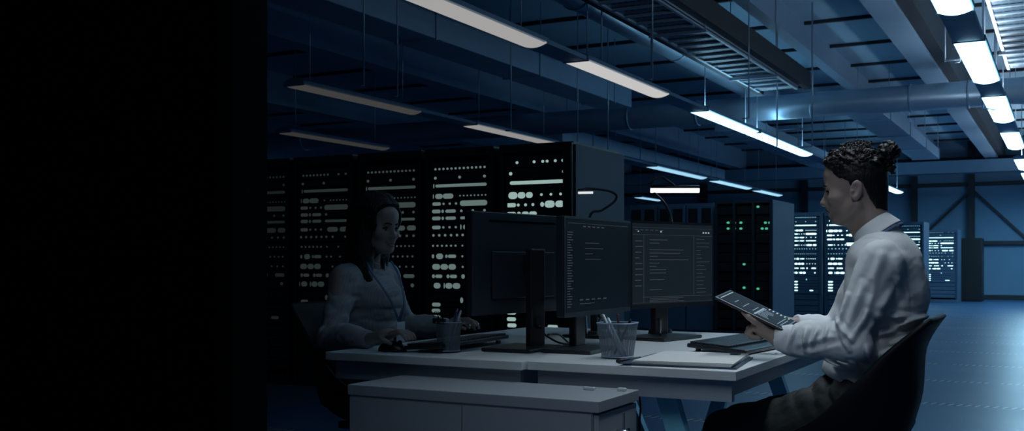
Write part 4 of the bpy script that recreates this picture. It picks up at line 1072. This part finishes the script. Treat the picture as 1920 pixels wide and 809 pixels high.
for j, (x, y0, y1) in enumerate(((.055, .25 * Wt, .5 * Wt), (.085, .2 * Wt, .6 * Wt), (.115, .25 * Wt, .65 * Wt), (.135, .2 * Wt, .8 * Wt))):
    box(bm, (x, y0, .0012), (x + .002, y1, .0016)); 
for j in range(7): box(bm, (L - .095 + rt.random() * .005, Wt * (.18 + .08 * j), .0012), (L - .093 + .02 + rt.random() * .03, Wt * (.195 + .08 * j), .0016))
box(bm, (L - .105, .012, .0012), (L - .099, Wt - .03, .0016)); box(bm, (L - .03, .02, .0012), (L - .028, Wt - .03, .0016)); box(bm, (L - .02, .02, .0012), (L - .018, Wt - .04, .0016))
for j in range(6): box(bm2, (L - .09 + j * .013, Wt - .024, .0012), (L - .086 + j * .013, Wt - .012, .0016))
obj('screen_text', bm, glow('tablet_text', (.6, .8, 1), .35), sc); obj('heading_text', bm2, glow('tablet_text_bright', (.7, .85, 1), .6), sc)

# ------------------------------------------------------------------ chairs
def shell_chair(label, loc, rz, group=None):
    """local -X is the front of the seat"""
    t = thing('tub_chair', label, 'chair', loc, rz, group)
    bm = bmesh.new(); NS, NT = 30, 24
    cen = smooth_path([(.168, 0, .862), (.115, 0, .76), (.100, 0, .60), (.03, 0, .45), (-.15, 0, .415), (-.40, 0, .44)], 6)
    edg = smooth_path([(.160, 0, .86), (.054, 0, .767), (-.047, 0, .657), (-.143, 0, .565), (-.26, 0, .50), (-.39, 0, .45)], 6)
    rows = []
    for i in range(NS + 1):
        c, e = cen[i], edg[i]; s = i / NS; hw = .19 + .065 * math.sin(math.pi * min(1, s * 1.25)); row = []
        for j in range(NT + 1):
            tt = -1 + 2 * j / NT; a = abs(tt) ** 3.2; p = c.lerp(e, a); row.append(bm.verts.new((p.x, tt * hw * (1 - .05 * a), p.z)))
        rows.append(row)
    for i in range(NS):
        for j in range(NT):
            bm.faces.new((rows[i][j], rows[i][j + 1], rows[i + 1][j + 1], rows[i + 1][j])).smooth = True
    sh = obj('seat_shell', bm, M_chair, t); md = sh.modifiers.new('solid', 'SOLIDIFY'); md.thickness = .014; md.offset = -1
    bm = bmesh.new(); box(bm, (-.20, -.10, .385), (.0, .10, .412), bev=.006); obj('seat_bracket', bm, M_dark, t)
    obj('gas_column', T(([(-.10, 0, .10), (-.10, 0, .39)], .025), seg=18), M_dark, t)
    for k in range(5):
        a = R(36 + 72 * k); p = Vector((-.10 + .27 * math.cos(a), .27 * math.sin(a), .075))
        lg = obj('leg', T(([(-.10, 0, .11), p], [.024, .016]), seg=10), M_dark, t)
        obj('castor', T(([p + Vector((0, -.014, -.045)), p + Vector((0, .014, -.045))], .028), seg=16), M_cable, lg)
    return t
shell_chair('black tub chair with a high sloping rim the man sits in', (-.50, 3.30, 0), 0)
shell_chair('black tub chair the woman sits in, lost in the dark at left', (-2.44, 3.27, 0), R(180))

# ------------------------------------------------------------------ the woman
def build_woman():
    YW = 3.27
    root = thing('person', 'woman with long dark hair in a pale blouse typing at the left desk', 'person', (-2.44, YW, 0))
    inv = Matrix.Translation((2.44, -YW, 0))
    def W(u, v, y=YW): return P(u, v, Y=y)
    HM = frame(W(706, 425), Vector((1, -.18, -.02)))
    HMs = HM @ Matrix.Scale(.93, 4)
    shn, shf = W(640, 520, 3.10), W(730, 515, 3.45)
    eln, elf = W(622, 634, 3.00), W(758, 612, 3.56)
    wrn, wrf = P(692, 636, Y=2.90), P(838, 612, Y=3.50)
    f = Field(); 
    # head at reduced size
    g = Field(); head(g, HM, False)
    Hc = V3(HM @ Vector((0, 0, 0))); 
    for fn, c, r, k, op in g.p:
        f.p.append(((lambda fn: (lambda q: fn(Hc + (q - Hc) / .93) * .93))(fn), Hc + (c - Hc) * .93, r * .93, k * .93, op))
    f.cap(HM @ Vector((-.02, 0, -.05)), W(688, 500), .042, .046, .02)
    f.cap(W(685, 530), W(680, 640), .075, .075, .03, sq=((0, 1, 0), 1.5)); f.ell(W(672, 690), (.10, .16, .10), .03)
    for a, b, c in ((shn, eln, wrn), (shf, elf, wrf)):
        f.cap(a, b, .038, .030, .02); f.cap(b, c, .030, .019, .01)
    for sy, y in ((0, 3.18), (1, 3.37)):
        hip, kn, an = Vector((-2.42, y, .53)), Vector((-1.98, y, .53)), Vector((-1.93, y, .10))
        f.cap(hip, kn, .07, .05, .03); f.cap(kn, an, .045, .03, .02)
    # near hand over the mouse
    pc = Vector((-1.99, 2.862, .778)); f.cap(wrn, pc, .019, .017, .01); f.ell(pc + Vector((-.005, 0, 0)), (.040, .034, .014), .012)
    for k in range(4):
        y = 2.838 + .017 * k; z = .782
        finger(f, [Vector((-1.965, y, z)), Vector((-1.935, y - .002, z + .008 - .002 * k)), Vector((-1.912, y - .003, z - .006)), Vector((-1.903, y - .003, z - .020))], .0088, .0062, .0025)
    finger(f, [Vector((-2.01, 2.84, .772)), Vector((-1.985, 2.822, .760)), Vector((-1.955, 2.818, .750))], .010, .007, .003)
    # far hand above the keyboard, fingers arched
    ph = P(858, 603, Y=3.46); f.cap(wrf, ph, .019, .017, .01); f.ell(ph, (.038, .032, .014), .012)
    tips = [(893, 608), (898, 612), (890, 616), (880, 612)]
    for k in range(4):
        y = 3.425 + .018 * k
        a = P(868, 600, Y=y); b = P(878 + 2 * (k % 2), 599 + 2 * k, Y=y); c = P(tips[k][0] - 6, 604 + k, Y=y); e = P(tips[k][0], tips[k][1] + 3, Y=y)
        finger(f, [a, b, c, e], .0088, .006, .0025)
    finger(f, [P(855, 606, Y=3.43), P(862, 614, Y=3.40), P(872, 617, Y=3.39)], .010, .007, .003)
    body = f.mesh(.0038, 'body', M_skinw, root); body.matrix_parent_inverse = inv
    n0 = set(root.children)
    MM = Matrix.Translation(HM.translation) @ Matrix.Scale(.93, 4) @ Matrix.Translation(-HM.translation) @ HM
    eyes(MM, root)
    bm = bmesh.new(); 
    for z, rr_ in ((-.0700, .0018), (-.0790, .0024)):
        tube(bm, smooth_path([MM @ Vector((.084, -.019, -.074)), MM @ Vector((.0925, -.006, z)), MM @ Vector((.0925, .006, z)), MM @ Vector((.084, .019, -.074))], 5), [.0008, .0016, .0024] + [rr_] * 10 + [.0024, .0016, .0008], 8)
    obj('lips', bm, M_lip, root)
    for o in root.children:
        if o not in n0: o.matrix_parent_inverse = inv
    def add(o): o.matrix_parent_inverse = inv; return o
    s = Field()
    s.cap(W(684, 535), W(688, 600), .095, .098, .04, sq=((0, 1, 0), 1.4)); s.cap(W(688, 600), W(675, 690), .095, .098, .04, sq=((0, 1, 0), 1.35))
    s.ell(W(716, 560), (.06, .12, .065), .04)
    s.cap(shn + Vector((0, .03, 0)), shf - Vector((0, .03, 0)), .046, .046, .05); s.cap(W(692, 500), W(688, 535), .042, .085, .02)
    for a, b, c in ((shn, eln, wrn), (shf, elf, wrf)):
        s.cap(a + Vector((0, .012 * (1 if a is shn else -1), -.02)), b, .047, .045, .05); s.cap(b, b.lerp(c, .6), .050, .042, .02); s.cap(b.lerp(c, .5), c, .044, .030, .02)
    def post(q, d):
        d = d - .0012 * wob(q, .09, 8, 2) - .001 * wob(q, .03, 6, 5)
        d = d + fold(q, eln + Vector((.03, 0, .04)), .08, (1, 0, -.6), .035, .006) + fold(q, W(730, 580), .12, (.4, 0, 1), .05, .004) + fold(q, shn.lerp(eln, .5), .1, (.5, 0, 1), .05, .004)
        for b, c in ((eln, wrn), (elf, wrf)):
            ax = V3((c - b).normalized()); t = (q - V3(c)) @ ax; near = np.linalg.norm(q - V3(c), axis=1) < .08
            d = np.where(near, np.maximum(d, t - .004), d)
        nn = V3(Vector((.375, 0, .927))); d = np.maximum(d, ((q - V3(W(697, 490))) @ nn) + .012); return d
    s.post = post; sh = add(s.mesh(.005, 'blouse', M_shirtw, root))
    make_collar(W(697, 490), 1, R(22), .86, M_shirtw, sh, 1.8)
    # lanyard hanging in front
    bm = bmesh.new()
    pts = [W(683, 492, 3.18), W(692, 512, 3.14), W(712, 540, 3.15), W(730, 570, 3.19), W(743, 605, 3.235)]
    pts2 = [W(728, 490, 3.34), W(742, 515, 3.33), W(750, 545, 3.30), W(753, 575, 3.27), W(747, 605, 3.24)]
    for pp in (pts, pts2):
        sp = smooth_path(pp, 5); rows = [(bm.verts.new(p + Vector((.012, -.006, 0))), bm.verts.new(p + Vector((.012, .006, 0)))) for p in sp]
        for a, b in zip(rows, rows[1:]): bm.faces.new((a[0], b[0], b[1], a[1]))
    ln = add(obj('lanyard', bm, M_lany, root)); md = ln.modifiers.new('solid', 'SOLIDIFY'); md.thickness = .002
    c = W(746, 622, 3.235) + Vector((.012, 0, 0)); bm = bmesh.new(); box(bm, (c.x - .002, c.y - .027, c.z - .04), (c.x + .002, c.y + .027, c.z + .036), bev=.001); bd = obj('badge', bm, M_white, ln)
    # trousers
    t = Field(); t.ell(Vector((-2.43, YW, .55)), (.13, .18, .11), .03)
    for y in (3.18, 3.37):
        t.cap(Vector((-2.42, y, .53)), Vector((-1.98, y, .53)), .088, .066, .03); t.cap(Vector((-1.98, y, .53)), Vector((-1.93, y, .10)), .064, .05, .03)
    t.post = lambda q, d: d - .003 * wob(q, .1, 8, 4); add(t.mesh(.008, 'trousers', M_trous, root))
    for y in (3.18, 3.37):
        s2 = Field(); a = Vector((-1.93, y, .10)); s2.cap(a + Vector((-.03, 0, -.06)), a + Vector((.14, 0, -.066)), .038, .03, .02, sq=((0, 1, 0), 1.2)); s2.cap(a + Vector((0, 0, -.02)), a + Vector((0, 0, -.05)), .044, .04, .02)
        s2.post = lambda q, d: np.maximum(d, .003 - q[:, 2]); add(s2.mesh(.008, 'shoe', M_belt, root))
    # long straight hair, parted, falling behind and over the near shoulder
    Mi = np.array(MM.inverted())
    h = Field(MM)
    h.ell((-.010, 0, .035), (.103, .085, .098), .02); h.ell((-.035, 0, -.03), (.075, .088, .09), .03)
    h.cap((-.03, -.055, -.03), (-.06, -.075, -.19), .045, .045, .03); h.cap((-.05, 0, -.03), (-.09, 0, -.22), .06, .055, .03)
    h.cap((-.005, -.062, .03), (.0, -.072, -.10), .026, .034, .02)
    h.cap((-.0, -.072, -.08), (.012, -.088, -.20), .034, .038, .03); h.cap((.012, -.088, -.20), (.030, -.095, -.33), .037, .014, .02)
    h.cap((-.03, .070, -.03), (-.06, .075, -.20), .032, .035, .03)
    hx = [-.3, .012, .030, .052, .070, .088, .2]; hz = [-.6, -.6, .0, .045, .070, .088, .12]
    def hpost(q, d):
        l = q @ Mi[:3, :3].T + Mi[:3, 3]; d = d / 1.0
        st = np.sin(l[:, 0] * 700 + 2.5 * wob(l, .09, 5, 1)) * .0010 + np.sin(l[:, 1] * 620 + 2 * wob(l, .09, 5, 3)) * .0008 + .003 * wob(l, .06, 6, 2)
        part = .004 * np.exp(-(l[:, 1] / .006) ** 2) * (l[:, 2] > .09)
        d = d - st + part; lim = np.interp(l[:, 0], hx, hz)
        cutl = (lim - l[:, 2]) * .8; cutl = np.minimum(cutl, .066 - np.abs(l[:, 1]) + 0 * d); low = l[:, 2] < -.085
        return np.where(low, d, np.maximum(d, cutl))
    h.post = hpost
    add(h.mesh(.0042, 'hair', M_hair, root))
    return root
build_woman()
